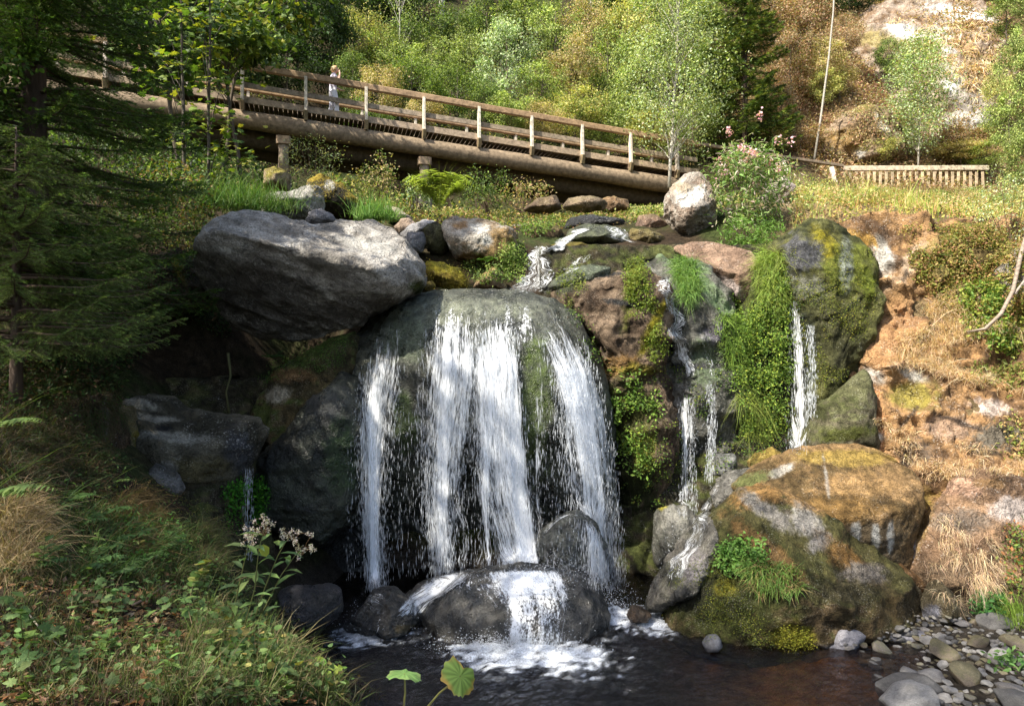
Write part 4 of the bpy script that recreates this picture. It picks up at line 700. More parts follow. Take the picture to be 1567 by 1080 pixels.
for k in range(24):
    x = 1292 + k * 9.2; mb = MB(); mb.box(P(x, 263, 28.5 + k * .025), P(x + RNG.normal() * .5, 296, 28.5 + k * .025), .11, .035, wood(k + 700, (.50, .40, .26), .4), up=(0, 1, 0)); mb.build('picket', M_WOOD, pf, False, origin=pfo)

# ---------------------------------------------------------------- walker
def skin_body(name, joints, edges, mat, parent=None, vox=.012):
    """limbs as tapered capsules with ball joints, fused into one continuous surface"""
    mb = MB(); Vs, Fs_ = ico(3)
    R_ = lambda q: np.array([q[3], q[4] if len(q) > 4 else q[3]])
    for q in joints: r_ = R_(q); mb.add(np.array(q[:3]) + Vs * np.array([r_[1], r_[0], (r_[0] + r_[1]) / 2]), Fs_)
    for a, b in edges:
        A, B = joints[a], joints[b]; n = max(2, int(np.linalg.norm(np.array(A[:3]) - np.array(B[:3])) / .02))
        for t in np.linspace(0, 1, n + 1)[1:-1]: r_ = lerp(R_(A), R_(B), t); mb.add(lerp(np.array(A[:3]), np.array(B[:3]), t) + Vs * np.array([r_[1], r_[0], (r_[0] + r_[1]) / 2]), Fs_)
    o = mk(name, np.vstack(mb.V), np.vstack(mb.F3), mat, None, True, None, (0, 0, 0)); o.parent = parent
    rm = o.modifiers.new('fuse', 'REMESH'); rm.mode = 'VOXEL'; rm.voxel_size = vox; rm.use_smooth_shade = True
    sm = o.modifiers.new('smooth', 'SMOOTH'); sm.factor = .5; sm.iterations = 4
    return o
def plain(name, c, r=.7, sss=0):
    m, nt, out, N, L = newmat(name); tc = N('TexCoord').outputs['Object']; n = noise_n(N, L, tc, 12, 4, .6)
    p = N('BsdfPrincipled'); L(mixc(N, L, 1., c, ramp(N, L, n, [(.3, .8), (.7, 1.1)]), 'MULTIPLY'), p.inputs['Base Color']); p.inputs['Roughness'].default_value = r
    b = N('Bump'); b.inputs['Strength'].default_value = .3; b.inputs['Distance'].default_value = .01; L(n, b.inputs['Height']); L(b.outputs[0], p.inputs['Normal']); L(p.outputs[0], out.inputs[0]); return m
M_SKIN = plain('skin', (.62, .36, .25), .55); M_HAIR = plain('blond_hair', (.42, .27, .13), .6); M_TOP = plain('pale_top', (.60, .55, .66), .85); M_TROU = plain('white_trousers', (.74, .73, .80), .85); M_SHOE = plain('shoes', (.5, .48, .45))
ft = at_s(.45, -1.145, .35)
pe = skin_body('person', [(0, 0, .93, .13, .10), (0, 0, 1.12, .115, .09), (.005, 0, 1.30, .14, .10), (.02, 0, 1.41, .07, .065), (.045, 0, 1.49, .045, .045), (.075, 0, 1.57, .075, .085), (.08, 0, 1.66, .055, .06),
      (.02, .17, 1.37, .05), (.06, .21, 1.12, .038), (.22, .16, 1.02, .028), (.30, .14, 1.0, .022),
      (.02, -.17, 1.37, .05), (.17, -.24, 1.22, .040), (.20, -.15, 1.46, .03), (.185, -.11, 1.55, .022),
      (-.01, .09, .86, .09), (-.03, .10, .48, .055), (-.10, .10, .10, .035), (.03, .10, .04, .03),
      (.01, -.09, .86, .09), (.10, -.10, .50, .055), (.12, -.10, .10, .035), (.25, -.10, .04, .03),
      (.155, 0, 1.565, .014)],
      [(0, 1), (1, 2), (2, 3), (3, 4), (4, 5), (5, 6), (3, 7), (7, 8), (8, 9), (9, 10), (3, 11), (11, 12), (12, 13), (13, 14), (0, 15), (15, 16), (16, 17), (17, 18), (0, 19), (19, 20), (20, 21), (21, 22), (5, 23)], M_SKIN)
tag(pe, 'blond person in pale top and white trousers walking on the bridge, hand raised', 'person')
Vh, Fh = ico(4); Vh = Vh * np.array([.115, .105, .12]) * (1 + .14 * fbm(Vh * 6, 3, 5))[:, None]; Vh[:, 0] -= .35 * np.maximum(-Vh[:, 2], 0); Vh[:, 0] = np.minimum(Vh[:, 0], .045 + .6 * np.maximum(Vh[:, 2] - .05, 0))
hr = mk('hair', Vh + np.array([.055, 0, 1.625]), Fh, M_HAIR, None, True, pe, (0, 0, 0)); hr.location = (0, 0, 0)
skin_body('top', [(0, 0, .90, .152, .118), (0, 0, 1.12, .13, .105), (.005, 0, 1.28, .152, .115), (.012, 0, 1.385, .10, .08), (.02, .15, 1.375, .066), (.03, .20, 1.27, .056), (.02, -.15, 1.375, .066), (.07, -.205, 1.30, .056)], [(0, 1), (1, 2), (2, 3), (3, 4), (4, 5), (3, 6), (6, 7)], M_TOP, pe)
skin_body('trousers', [(0, 0, .96, .145, .115), (-.01, .09, .84, .11), (-.03, .10, .48, .078), (-.095, .10, .12, .068), (.01, -.09, .84, .11), (.10, -.10, .50, .078), (.12, -.10, .12, .068)], [(0, 1), (1, 2), (2, 3), (0, 4), (4, 5), (5, 6)], M_TROU, pe)
for sx, sy in ((-.10, .10), (.12, -.10)): skin_body('shoe', [(sx - .03, sy, .055, .05, .045), (sx + .07, sy, .045, .045, .035), (sx + .14, sy, .04, .035, .028)], [(0, 1), (1, 2)], M_SHOE, pe)
for sy in (.11, -.10):
    bx_, bz_ = (.30, 1.0) if sy > 0 else (.185, 1.555)
    for q in range(4): skin_body('finger', [(bx_, sy + .012 * (q - 1.5), bz_, .009), (bx_ + .03 if sy > 0 else bx_ - .01, sy + .014 * (q - 1.5), bz_ + (0 if sy > 0 else .035), .008), (bx_ + .05 if sy > 0 else bx_ - .03, sy + .014 * (q - 1.5), bz_ + (-.02 if sy > 0 else .055), .006)], [(0, 1), (1, 2)], M_SKIN, pe, .004)
pe.location = Vector(ft); pe.rotation_euler = (0, 0, math.atan2(RT[1], RT[0])); pe.scale = (1.12, 1.12, 1.04)

# ---------------------------------------------------------------- stones on the shore and small things
stone_me = []
for k in range(8):
    V, Fc = ico(4); v = V.copy(); r2 = np.random.RandomState(500 + k)
    for _ in range(16):
        n_ = r2.normal(size=3); n_ /= np.linalg.norm(n_); c_ = r2.uniform(.5, .86); v -= .9 * np.maximum(v @ n_ - c_, 0)[:, None] * n_
    v *= (1 + .08 * fbm(v * 1.3, 3, k + 40) + .03 * fbm(v * 6, 3, k + 60))[:, None]
    pal = [(.16, .15, .145), (.21, .20, .19), (.10, .095, .09), (.12, .095, .065), (.17, .15, .125), (.25, .24, .225), (.08, .077, .075), (.14, .11, .075)][k]
    cc = np.array(pal)[None] * (1 + .35 * fbm(v * 3, 3, k + 70))[:, None]
    if k in (3, 7, 4): cc = lerp(cc, np.array((.10, .11, .03)), (sst(.0, .5, v[:, 2] + fbm(v * 3, 3, k)) * .35)[:, None])
    tmp = mk('river_stone', v, Fc, M_STONE, cc, True, origin=(0, 0, 0)); stone_me.append(tmp.data); bpy.data.objects.remove(tmp)
def stone(px, py, r, k, label=None, group='grey stones heaped on the right shore', flat=.6, rot=None):
    loc, _ = hit(px, py)
    if loc is None: return
    rz = r / F * loc[1]; o = bpy.data.objects.new('river_stone', stone_me[k % 8]); COL.objects.link(o)
    o.location = Vector((loc[0], loc[1], max(loc[2], WATER_Z - .05) + rz * flat * .3)); r3 = np.random.RandomState(int(px * 7 + py)); o.scale = (rz * 1.15, rz * .95, rz * flat); o.rotation_euler = (r3.normal() * .15, r3.normal() * .15, rot if rot is not None else r3.uniform(0, 6.3))
    tag(o, label or 'loose grey river stone among many on the shore right of the mossy boulder', 'stone', None if label else group)
big = [(1445,1000,26,3,'dark brown rounded stone in the middle of the right shore'),(1478,1040,34,7,'large mossy stone topped with a pale patch, middle of the shore heap'),(1385,1062,46,2,'wide dark mossy stone at the bottom edge of the frame'),(1400,1085,50,5,'pale speckled flat stone cut by the bottom frame edge'),
       (1430,1040,20,1,'round grey stone between the mossy stones and the water'),(1350,1000,22,4,'greenish stone with a yellow spot at the corner of the brown water'),(1535,1010,22,5,'pale angular grey block high on the shore heap'),(1550,1060,26,0,'smooth grey stone at the right frame edge, lower'),(1560,1085,32,6,'rounded dark stone in the bottom right corner'),
       (1500,985,20,7,'brown moss backed stone near the top of the shore heap'),(1560,990,24,3,'rust brown stone at the right frame edge'),(1470,955,16,0,'flat blue grey stone at the top of the heap by the mossy wedge'),(1390,1035,18,1,'flat grey stone at the edge of the brown water'),(1520,955,26,2,'dark brown flat stone under the green sprig')]
for b_ in big: stone(*b_[:4], label=b_[4])
placed = [(a, b_, c) for a, b_, c, *_ in big]; r4 = np.random.RandomState(12); n_ok = 0
for _ in range(12000):
    px = r4.uniform(1285, 1575); py = r4.uniform(942, 1085); edge = 1290 + (py - 985) * .85 if py > 985 else 1330 + (985 - py) * 1.5
    if px < edge: continue
    r = float(np.clip(r4.lognormal(2.1, .45), 4.5, 17)) * (.6 + .5 * (py - 930) / 150)
    if any((px - a) ** 2 + ((py - b_) * 1.5) ** 2 < ((r + c) * .66) ** 2 for a, b_, c in placed): continue
    placed.append((px, py, r)); stone(px, py, r, r4.randint(8)); n_ok += 1
    if n_ok > 270: break
# ---------------------------------------------------------------- foliage tools
def unit(a): return a / (np.linalg.norm(a, axis=-1, keepdims=True) + 1e-9)
def tmpl(V, T): return np.array(V, float), np.array(T)
TM = {'oval': tmpl([(0, 0, 0), (.27, .45, .07), (0, 1, -.03), (-.27, .45, .07)], [(0, 1, 2), (0, 2, 3)]),
      'round': tmpl([(0, 0, 0), (.42, .35, .08), (.3, .8, .05), (0, 1, -.04), (-.3, .8, .05), (-.42, .35, .08)], [(0, 1, 2), (0, 2, 3), (0, 3, 4), (0, 4, 5)]),
      'lance': tmpl([(0, 0, 0), (.10, .3, .04), (0, .35, 0), (-.10, .3, .04), (.09, .62, .0), (0, .68, -.05), (-.09, .62, 0), (0, 1, -.22)], [(0, 1, 2), (0, 2, 3), (1, 4, 5), (1, 5, 2), (3, 2, 5), (3, 5, 6), (4, 7, 5), (6, 5, 7)]),
      'needle': tmpl([(.035, 0, 0), (0, 1, .0), (-.035, 0, 0)], [(0, 1, 2)]),
      'pinna': tmpl([(0, 0, 0), (.11, .2, .0), (0, 1, -.1), (-.11, .2, 0)], [(0, 1, 2), (0, 2, 3)])}
def _star(pts, cz=.08):
    V = [(0, .32, cz)] + [(x, y, 0 if i % 2 else .0) for i, (x, y) in enumerate(pts)]; n = len(pts)
    return tmpl(V, [(0, 1 + i, 1 + (i + 1) % n) for i in range(n)])
TM['maple'] = _star([(.03, 0), (.3, -.05), (.28, .14), (.55, .2), (.42, .38), (.52, .62), (.26, .56), (.2, .72), (0, 1), (-.2, .72), (-.26, .56), (-.52, .62), (-.42, .38), (-.55, .2), (-.28, .14), (-.3, -.05), (-.03, 0)])
class Fol:
    def __init__(s, seed=0): s.V = []; s.F = []; s.C = []; s.n = 0; s.rs = np.random.RandomState(seed)
    def add(s, V, T, C):
        s.V.append(V); s.F.append(T + s.n); s.C.append(C); s.n += len(V)
    def leaves(s, C, size, shape='oval', nrm=None, head=None, col=None, spread=.8, wid=1.):
        C = np.asarray(C, float); n = len(C)
        if n == 0: return
        size = np.broadcast_to(np.asarray(size, float), (n,)) ; tv, tt = TM[shape]
        nr = s.rs.normal(0, 1, (n, 3)) * spread
        nr = nr + (np.array([0, 0, .7]) if nrm is None else nrm); nr = unit(nr)
        hd = s.rs.normal(0, 1, (n, 3)) if head is None else np.asarray(head) + s.rs.normal(0, .12, (n, 3))
        if head is None: hd = unit(hd - (hd * nr).sum(1)[:, None] * nr)
        else:
            hd = unit(hd); nr = unit(nr - (nr * hd).sum(1)[:, None] * hd)
        bt = np.cross(nr, hd)
        V = C[:, None] + size[:, None, None] * (tv[None, :, 0:1] * wid * bt[:, None] + tv[None, :, 1:2] * hd[:, None] + tv[None, :, 2:3] * nr[:, None])
        k = len(tv); T = (tt[None] + (np.arange(n) * k)[:, None, None]).reshape(-1, 3)
        s.add(V.reshape(-1, 3), T, np.repeat(np.broadcast_to(col, (n, 3)), k, 0))
    def blades(s, R_, L_, w_, up, bend, col, tipcol=None):
        n = len(R_)
        if n == 0: return
        L_ = np.broadcast_to(L_, (n,))[:, None]; w_ = np.broadcast_to(w_, (n,))[:, None]; up = unit(up); sd = unit(np.cross(up, bend + 1e-4) + s.rs.normal(0, .3, (n, 3)))
        m1 = R_ + up * L_ * .45 + bend * L_ * .08; m2 = R_ + up * L_ * .78 + bend * L_ * .32; tp = R_ + up * L_ * .92 + bend * L_ * .75
        V = np.stack([R_ - sd * w_, R_ + sd * w_, m1 - sd * w_ * .8, m1 + sd * w_ * .8, m2 - sd * w_ * .5, m2 + sd * w_ * .5, tp], 1).reshape(-1, 3)
        tt = np.array([(0, 1, 3), (0, 3, 2), (2, 3, 5), (2, 5, 4), (4, 5, 6)]); T = (tt[None] + (np.arange(n) * 7)[:, None, None]).reshape(-1, 3)
        s.add(V, T, np.repeat(np.broadcast_to(col, (n, 3)), 7, 0))
    def build(s, name, mat, parent=None, origin=None):
        o = mk(name, np.vstack(s.V), np.vstack(s.F), mat, np.clip(np.vstack(s.C), .003, 1), False, parent, origin if origin is not None else (np.array(parent.location) if parent is not None else None))
        if parent is not None: o.location = (0, 0, 0)
        return o
def pal(rs, n, cols, var=.22, w=None):
    cols = np.array(cols, float); i = rs.choice(len(cols), n, p=w); return cols[i] * (1 + var * rs.normal(0, 1, (n, 1))).clip(.45, 1.7) * (1 + .05 * rs.normal(0, 1, (n, 3)))
def crown_leaves(fo, c, rad, ncl, lpc, clr, size, cols, shape='oval', shell=.55, flat=.6, w=None, var=.2):
    rs = fo.rs; d = unit(rs.normal(0, 1, (ncl, 3))); r = rs.uniform(0, 1, ncl) ** (1 / 3.) * (1 - shell) + shell * rs.uniform(.7, 1.08, ncl)
    cc = c + d * r[:, None] * np.array(rad); cs = rs.uniform(.6, 1.35, ncl); n = ncl * lpc; k = np.repeat(np.arange(ncl), lpc)
    p = cc[k] + rs.normal(0, 1, (n, 3)) * (clr * cs[k])[:, None] * np.array([1, 1, flat])
    col = pal(rs, n, cols, var, w) * (1 + .22 * rs.normal(0, 1, ncl))[k][:, None].clip(.5, 1.6)
    fo.leaves(p, size * rs.uniform(.6, 1.3, n), shape, unit(p - c) * .5 + np.array([0, 0, .55]), None, col)
    return cc
def limbs(mb, base, top, cc, r0, col, rs, frac=.5, seg=7):
    base = np.array(base, float); top = np.array(top, float); n = 9; t = np.linspace(0, 1, n)[:, None]
    w = rs.normal(0, 1, (n, 3)) * np.array([1, 1, 0]) * r0 * .5; tr = base * (1 - t) + top * t + w * np.sin(t * np.pi)
    mb.tube(tr, r0 * (1 - .82 * t[:, 0]), seg, col)
    for c in cc[:int(len(cc) * frac)]:
        f = np.clip((c[2] - base[2]) / (top[2] - base[2] + 1e-6) - .18, .12, .95); q = base * (1 - f) + top * f; mid = (q + c) / 2 + np.array([0, 0, .08 * np.linalg.norm(c - q)])
        mb.tube([q, mid, c], [r0 * (1 - .8 * f) * .4, r0 * .18, r0 * .05], 4, col, False)
def tree(name, label, cat, base, h, rad, czf, ncl, lpc, clr, size, cols, r0=.12, bark=(.10, .08, .06), shape='oval', seed=1, group=None, top=None, mat=None, barkmat=None, shell=.5, w=None, flat=.6, frac=.5):
    base = np.array(base, float); e = empty(name, base, label, cat, group); top = base + np.array([0, 0, h]) if top is None else np.array(top, float)
    c = base * (1 - czf) + top * czf; fo = Fol(seed); cc = crown_leaves(fo, c, rad, ncl, lpc, clr, size, cols, shape, shell, flat, w)
    fo.build('crown', mat or M_LEAF, e); mb = MB(); limbs(mb, base - np.array([0, 0, .3]), c * .15 + top * .85, cc, r0, bark, fo.rs, frac); o = mb.build('trunk', barkmat or M_BARK, e, True)
    return e
def copy_tree(o, parent=None):
    c = o.copy(); COL.objects.link(c)
    if parent is not None: c.parent = parent
    for ch in list(o.children): copy_tree(ch, c)
    return c
def in_poly(px, py, poly):
    poly = np.array(poly, float); r = np.zeros(len(px), bool); j = len(poly) - 1
    for i in range(len(poly)):
        xi, yi = poly[i]; xj, yj = poly[j]; r ^= ((yi > py) != (yj > py)) & (px < (xj - xi) * (py - yi) / (yj - yi + 1e-9) + xi); j = i
    return r
def sample(poly, n, rs, noise=None):
    """points on the surfaces seen inside an outline, with normals"""
    poly = np.array(poly, float); a, b = poly.min(0), poly.max(0); out = []; nr = []
    while len(out) < n:
        px = rs.uniform(a[0], b[0], n * 2); py = rs.uniform(a[1], b[1], n * 2); k = in_poly(px, py, poly)
        for x, y in zip(px[k], py[k]):
            l, m_ = hit(x, y)
            if l is not None and l[1] < 60: out.append(l); nr.append(m_)
            if len(out) >= n: break
        if not k.any(): break
    return np.array(out), np.array(nr)
def clumpy(Pn, Nn, rs, sc_, thr):
    k = fbm(Pn * sc_, 3, rs.randint(99)) > thr; return Pn[k], Nn[k]
def cover_leaves(fo, poly, n, size, cols, lift=(.0, .1), shape='oval', down=0., thr=-.2, sc_=3., up=.5, var=.2, per=5, r=.04):
    rs = fo.rs; p, m_ = clumpy(*sample(poly, n, rs), rs, sc_, thr); k = np.repeat(np.arange(len(p)), per)
    q = p[k] + m_[k] * rs.uniform(*lift, len(k))[:, None] + rs.normal(0, r, (len(k), 3)); q[:, 2] -= down * rs.uniform(0, 1, len(k))
    fo.leaves(q, size * rs.uniform(.6, 1.4, len(q)), shape, m_[k] * .8 + np.array([0, 0, up]), None, pal(rs, len(q), cols, var))
def cover_grass(fo, poly, n, ln, wd, cols, thr=-.3, sc_=2., upw=1., nw=.4, droop=.3, per=6, r=.03, var=.2, bendv=None, pts=None):
    rs = fo.rs; p, m_ = pts if pts is not None else clumpy(*sample(poly, n, rs), rs, sc_, thr)
    if len(p) == 0: return
    k = np.repeat(np.arange(len(p)), per); m = len(k)
    q = p[k] + rs.normal(0, r, (m, 3)) * np.array([1, 1, .2]); up = np.array([0, 0, upw]) + m_[k] * nw + rs.normal(0, .28, (m, 3))
    b = rs.normal(0, .5, (m, 3)) + np.array([0, 0, -droop]) + (0 if bendv is None else np.array(bendv)) + m_[k] * .3
    fo.blades(q - m_[k] * .01, ln * rs.uniform(.45, 1.3, m), wd * rs.uniform(.6, 1.3, m), up, b, pal(rs, m, cols, var))
def stuff(fo, name, mat=None, origin=None): o = fo.build(name, mat or M_GRASS); o['kind'] = 'stuff'; return o
def thing_fol(fo, name, label, cat, mat=None, group=None): return tag(fo.build(name, mat or M_LEAF), label, cat, group)
def fern(fo, base, n, L, col, up=.9, pin=.3, fan=None, npin=16):
    rs = fo.rs; base = np.array(base)
    for k in range(n):
        a = rs.uniform(0, 6.28) if fan is None else rs.uniform(*fan); h = np.array([math.cos(a), math.sin(a), 0]); l = L * rs.uniform(.65, 1.1); t = np.linspace(0, 1, npin + 3)
        ax = base + np.outer(t * l * .75, h) + np.outer((t * up - t ** 2.2 * up * .8) * l, [0, 0, 1.]); tg = unit(np.gradient(ax, axis=0)); sd = unit(np.cross(tg, [0, 0, 1.]))
        i = np.arange(2, npin + 2); ln = l * pin * np.sin(np.clip(t[i] * 1.05, 0, 1) * np.pi * .93 + .22).clip(.08, 1)
        for sgn in (-1, 1): fo.leaves(ax[i], ln, 'pinna', np.tile([0, 0, 3.], (len(i), 1)), sd[i] * sgn + tg[i] * .35 - np.array([0, 0, .15]), pal(rs, len(i), [col], .12), .3, 1.15)
        fo.blades(base[None], l * .9, .004, (h * .6 + np.array([0, 0, up]))[None], (h * .6)[None], np.array(col)[None] * .8)
def conifer(name, label, base, h, r, seed, cols, z0=0., nb=90, tw=.055, ndl=.02, per=34, lev=26, droop=.35, trunk=.16, az=None, group=None, cat='tree', topz=1., ang=(0, 6.283), twl=.33, wid=1.):
    """drooping branches with side twigs, every twig set with needles"""
    rs = np.random.RandomState(seed); base = np.array(base, float); e = empty(name, base, label, cat, group); fo = Fol(seed); mb = MB()
    t = np.linspace(0, 1, 8)[:, None]; mb.tube(base + t * np.array([0, 0, h]) , trunk * (1 - .9 * t[:, 0]), 8, (.09, .065, .05))
    TC = []; TD = []; TL = []
    for b in range(nb):
        z = z0 + (h * topz - z0) * (b + rs.rand()) / nb; f = 1 - z / h; L = r * (f ** .75) * rs.uniform(.75, 1.1) + .12; a = rs.uniform(*ang)
        hd = np.array([math.cos(a), math.sin(a), 0]); s = np.linspace(0, 1, 9); ax = base + np.array([0, 0, z]) + np.outer(s * L, hd) + np.outer((.10 * s - droop * s ** 1.8 + .22 * s ** 4) * L, [0, 0, 1.])
        mb.tube(ax, .022 * (L / 2 + .3) * (1 - .85 * s), 4, (.10, .07, .05), False)
        m = max(5, int(L / tw)); ss = np.linspace(.12, 1, m); pt = np.stack([np.interp(ss, s, ax[:, c]) for c in range(3)], 1); tg = unit(np.stack([np.interp(ss, s, np.gradient(ax[:, c])) for c in range(3)], 1)); sd = np.cross(tg, [0, 0, 1.])
        tl = twl * L ** .5 * (1.05 - ss ** 2 * .75) * rs.uniform(.6, 1.2, m)
        for sg in (-1, 1):
            dr = unit(tg * .75 + sd * sg * .8 + rs.normal(0, .14, (m, 3)) + np.array([0, 0, -.22])); TC.append(pt); TD.append(dr); TL.append(tl)
        TC.append(pt[-2:]); TD.append(tg[-2:]); TL.append(tl[-2:] * 1.2)
    TC = np.vstack(TC); TD = np.vstack(TD); TL = np.concatenate(TL); n = len(TC); k = np.repeat(np.arange(n), per); u = np.tile((np.arange(per) + .5) / per, n)
    sag = np.zeros((n * per, 3)); sag[:, 2] = -.25 * u ** 2 * TL[k]
    p = TC[k] + TD[k] * (TL[k] * u)[:, None] + sag; sv = unit(np.cross(TD[k], [0, 0, 1.])); ph = rs.uniform(0, 6.28, len(k)); uvv = np.cross(sv, TD[k])
    side = sv * np.cos(ph)[:, None] * 1.2 + uvv * np.abs(np.sin(ph))[:, None] * .6; hd = unit(side + TD[k] * .8)
    c0 = pal(rs, n, cols, .2)[k] * (1 + .12 * rs.normal(0, 1, (len(k), 1))); c0 = c0 * (1 + .5 * sst(.7, 1, u))[:, None]
    fo.leaves(p, ndl * rs.uniform(.75, 1.2, len(k)), 'needle', None, hd, c0, .5, 1.4 * wid)
    for q in range(0, n, 1): pass
    # twig stems as fine blades
    fo.blades(TC, TL * .95, .0025, TD, TD * .1 + np.array([0, 0, -.2]), np.tile([.08, .055, .035], (n, 1)))
    fo.build('crown', M_NEEDLE, e); mb.build('trunk', M_BARK, e, True); return e
# ================================================================ hillside behind the bridge
def gnd(x, y): return float(ground_z([x], [y])[0])
def at_px(px, d): x = (px - CX) / F * d; return np.array([x, d, gnd(x, d)])
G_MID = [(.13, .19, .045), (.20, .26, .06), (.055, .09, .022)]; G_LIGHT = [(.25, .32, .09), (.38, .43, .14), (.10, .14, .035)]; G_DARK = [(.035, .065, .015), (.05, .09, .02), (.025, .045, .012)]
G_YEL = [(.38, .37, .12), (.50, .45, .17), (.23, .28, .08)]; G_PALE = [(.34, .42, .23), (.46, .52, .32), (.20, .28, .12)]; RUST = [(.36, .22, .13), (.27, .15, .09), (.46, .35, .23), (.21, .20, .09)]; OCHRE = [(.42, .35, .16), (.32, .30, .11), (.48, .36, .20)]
# prototypes of shrubs, sharing their crowns between copies
PROTO = {}
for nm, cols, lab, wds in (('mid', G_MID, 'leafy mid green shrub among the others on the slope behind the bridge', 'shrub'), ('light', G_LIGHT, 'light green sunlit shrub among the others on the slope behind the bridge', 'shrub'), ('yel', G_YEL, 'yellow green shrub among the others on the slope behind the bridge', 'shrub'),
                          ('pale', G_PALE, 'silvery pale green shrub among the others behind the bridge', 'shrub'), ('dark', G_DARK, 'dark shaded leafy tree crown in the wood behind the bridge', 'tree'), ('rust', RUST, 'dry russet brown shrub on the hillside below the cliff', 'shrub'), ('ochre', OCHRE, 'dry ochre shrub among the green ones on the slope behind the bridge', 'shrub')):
    PROTO[nm] = dict(cols=cols, lab=lab, cat=wds, obs=None)
def shrub(kind, px, py, d, rx, ry, seed, ls=.10, n=None):
    """px,py: crown centre as seen; rx,ry: crown half size in photo pixels"""
    pr = PROTO[kind]; c = P(px, py, d); RX = rx / F * d; RZ = ry / F * d; g = gnd(c[0], c[1]); basez = min(g, c[2] - RZ)
    v = seed % 3; key = (kind, v)
    if key not in PROTO:
        e = tree('shrub' if pr['cat'] == 'shrub' else 'broadleaf_tree', pr['lab'], pr['cat'], (0, 0, 0), 2., (1, 1, 1), .5, 38, 190, .16, .075, pr['cols'], .035, seed=seed + 11, shell=.25, flat=.8, frac=.9, bark=(.16, .13, .10)); PROTO[key] = e; o = e
    else: o = copy_tree(PROTO[key])
    o['group'] = {'shrub': pr['lab'].split(' among')[0] + 's', 'tree': 'dark trees behind the bridge'}[pr['cat']]
    o.location = Vector((c[0], c[1], c[2] - RZ)); o.scale = (RX, RX * .9, RZ); o.rotation_euler = (0, 0, seed * 1.7)
    if g < basez + 1e-6 or True: pass
    return o
r5 = np.random.RandomState(5)
SH = []
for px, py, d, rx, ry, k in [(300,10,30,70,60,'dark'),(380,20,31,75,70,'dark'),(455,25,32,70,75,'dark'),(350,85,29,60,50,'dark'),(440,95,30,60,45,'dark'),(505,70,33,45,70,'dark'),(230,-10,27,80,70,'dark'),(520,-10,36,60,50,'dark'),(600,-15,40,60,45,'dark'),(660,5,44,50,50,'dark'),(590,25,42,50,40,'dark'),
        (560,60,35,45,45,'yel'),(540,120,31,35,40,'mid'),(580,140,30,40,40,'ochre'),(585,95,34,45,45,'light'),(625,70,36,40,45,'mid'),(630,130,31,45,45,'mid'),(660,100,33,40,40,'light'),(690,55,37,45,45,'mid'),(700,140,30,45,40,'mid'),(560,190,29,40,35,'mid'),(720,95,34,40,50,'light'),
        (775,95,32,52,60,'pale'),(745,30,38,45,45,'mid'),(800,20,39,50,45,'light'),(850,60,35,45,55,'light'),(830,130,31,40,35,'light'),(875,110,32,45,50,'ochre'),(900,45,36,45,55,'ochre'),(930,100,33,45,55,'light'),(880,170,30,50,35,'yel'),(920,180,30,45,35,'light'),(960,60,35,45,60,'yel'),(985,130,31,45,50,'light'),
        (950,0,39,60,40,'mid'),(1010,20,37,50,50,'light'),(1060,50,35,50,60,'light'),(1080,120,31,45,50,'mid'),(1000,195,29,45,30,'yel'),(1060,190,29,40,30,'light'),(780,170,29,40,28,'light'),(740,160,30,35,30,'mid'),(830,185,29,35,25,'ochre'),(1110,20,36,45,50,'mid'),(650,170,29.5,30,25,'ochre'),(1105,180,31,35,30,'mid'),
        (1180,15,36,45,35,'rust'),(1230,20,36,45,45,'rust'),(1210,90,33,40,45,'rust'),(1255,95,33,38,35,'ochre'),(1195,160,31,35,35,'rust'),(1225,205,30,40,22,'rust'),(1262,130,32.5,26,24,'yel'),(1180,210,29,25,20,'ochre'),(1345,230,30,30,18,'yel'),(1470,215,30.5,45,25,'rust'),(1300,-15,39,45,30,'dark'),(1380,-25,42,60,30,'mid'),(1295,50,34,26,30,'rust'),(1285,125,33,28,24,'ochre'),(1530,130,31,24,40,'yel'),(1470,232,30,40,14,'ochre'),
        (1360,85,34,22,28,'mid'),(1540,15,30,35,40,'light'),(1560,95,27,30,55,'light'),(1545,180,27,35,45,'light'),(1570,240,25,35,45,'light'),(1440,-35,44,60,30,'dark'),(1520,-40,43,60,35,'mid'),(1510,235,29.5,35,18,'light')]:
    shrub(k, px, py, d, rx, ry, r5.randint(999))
for k in range(52):
    px = r5.uniform(1225, 1600); d = r5.uniform(13.5, 25); x = (px - CX) / F * d; z = gnd(x, d); ry = r5.uniform(.16, .36); py = CY - (z + ry * .8) / d * F
    if px < 1330: continue
    o = shrub(['light', 'yel', 'ochre', 'mid', 'rust', 'yel'][r5.randint(6)], px, py, d, ry * r5.uniform(1., 1.8) / d * F, ry / d * F, r5.randint(999)); o['label'] = 'low weedy bush among many on the sunny slope in front of the picket fence'; o['group'] = 'low bushes on the slope below the picket fence'
for px, d, h in [(612, 35, 11), (905, 37, 12), (1185, 38, 9)]:
    b = at_px(px, d); tree('birch_tree', 'slender pale trunked birch among the shrubs on the slope behind the bridge', 'tree', b, h, (1.3, 1.2, h * .36), .55, 42, 60, .35, .10, G_LIGHT + G_PALE[:1], .05, (.40, .37, .32), seed=int(px), barkmat=M_BIRCH, shell=.15, group='slender birches behind the bridge')
for px, d, h in [(1035, 38, 11), (665, 46, 15), (590, 44, 14), (780, 48, 14)]:
    conifer('fir_tree', 'dark fir standing among the pale trees on the slope behind the bridge', at_px(px, d), h, 2.0, int(px) + 1, [(.05, .09, .02), (.08, .13, .03)], .5, 70, .16, .11, 16, droop=.25, trunk=.13, twl=.45, wid=2.5, group='dark firs behind the bridge')
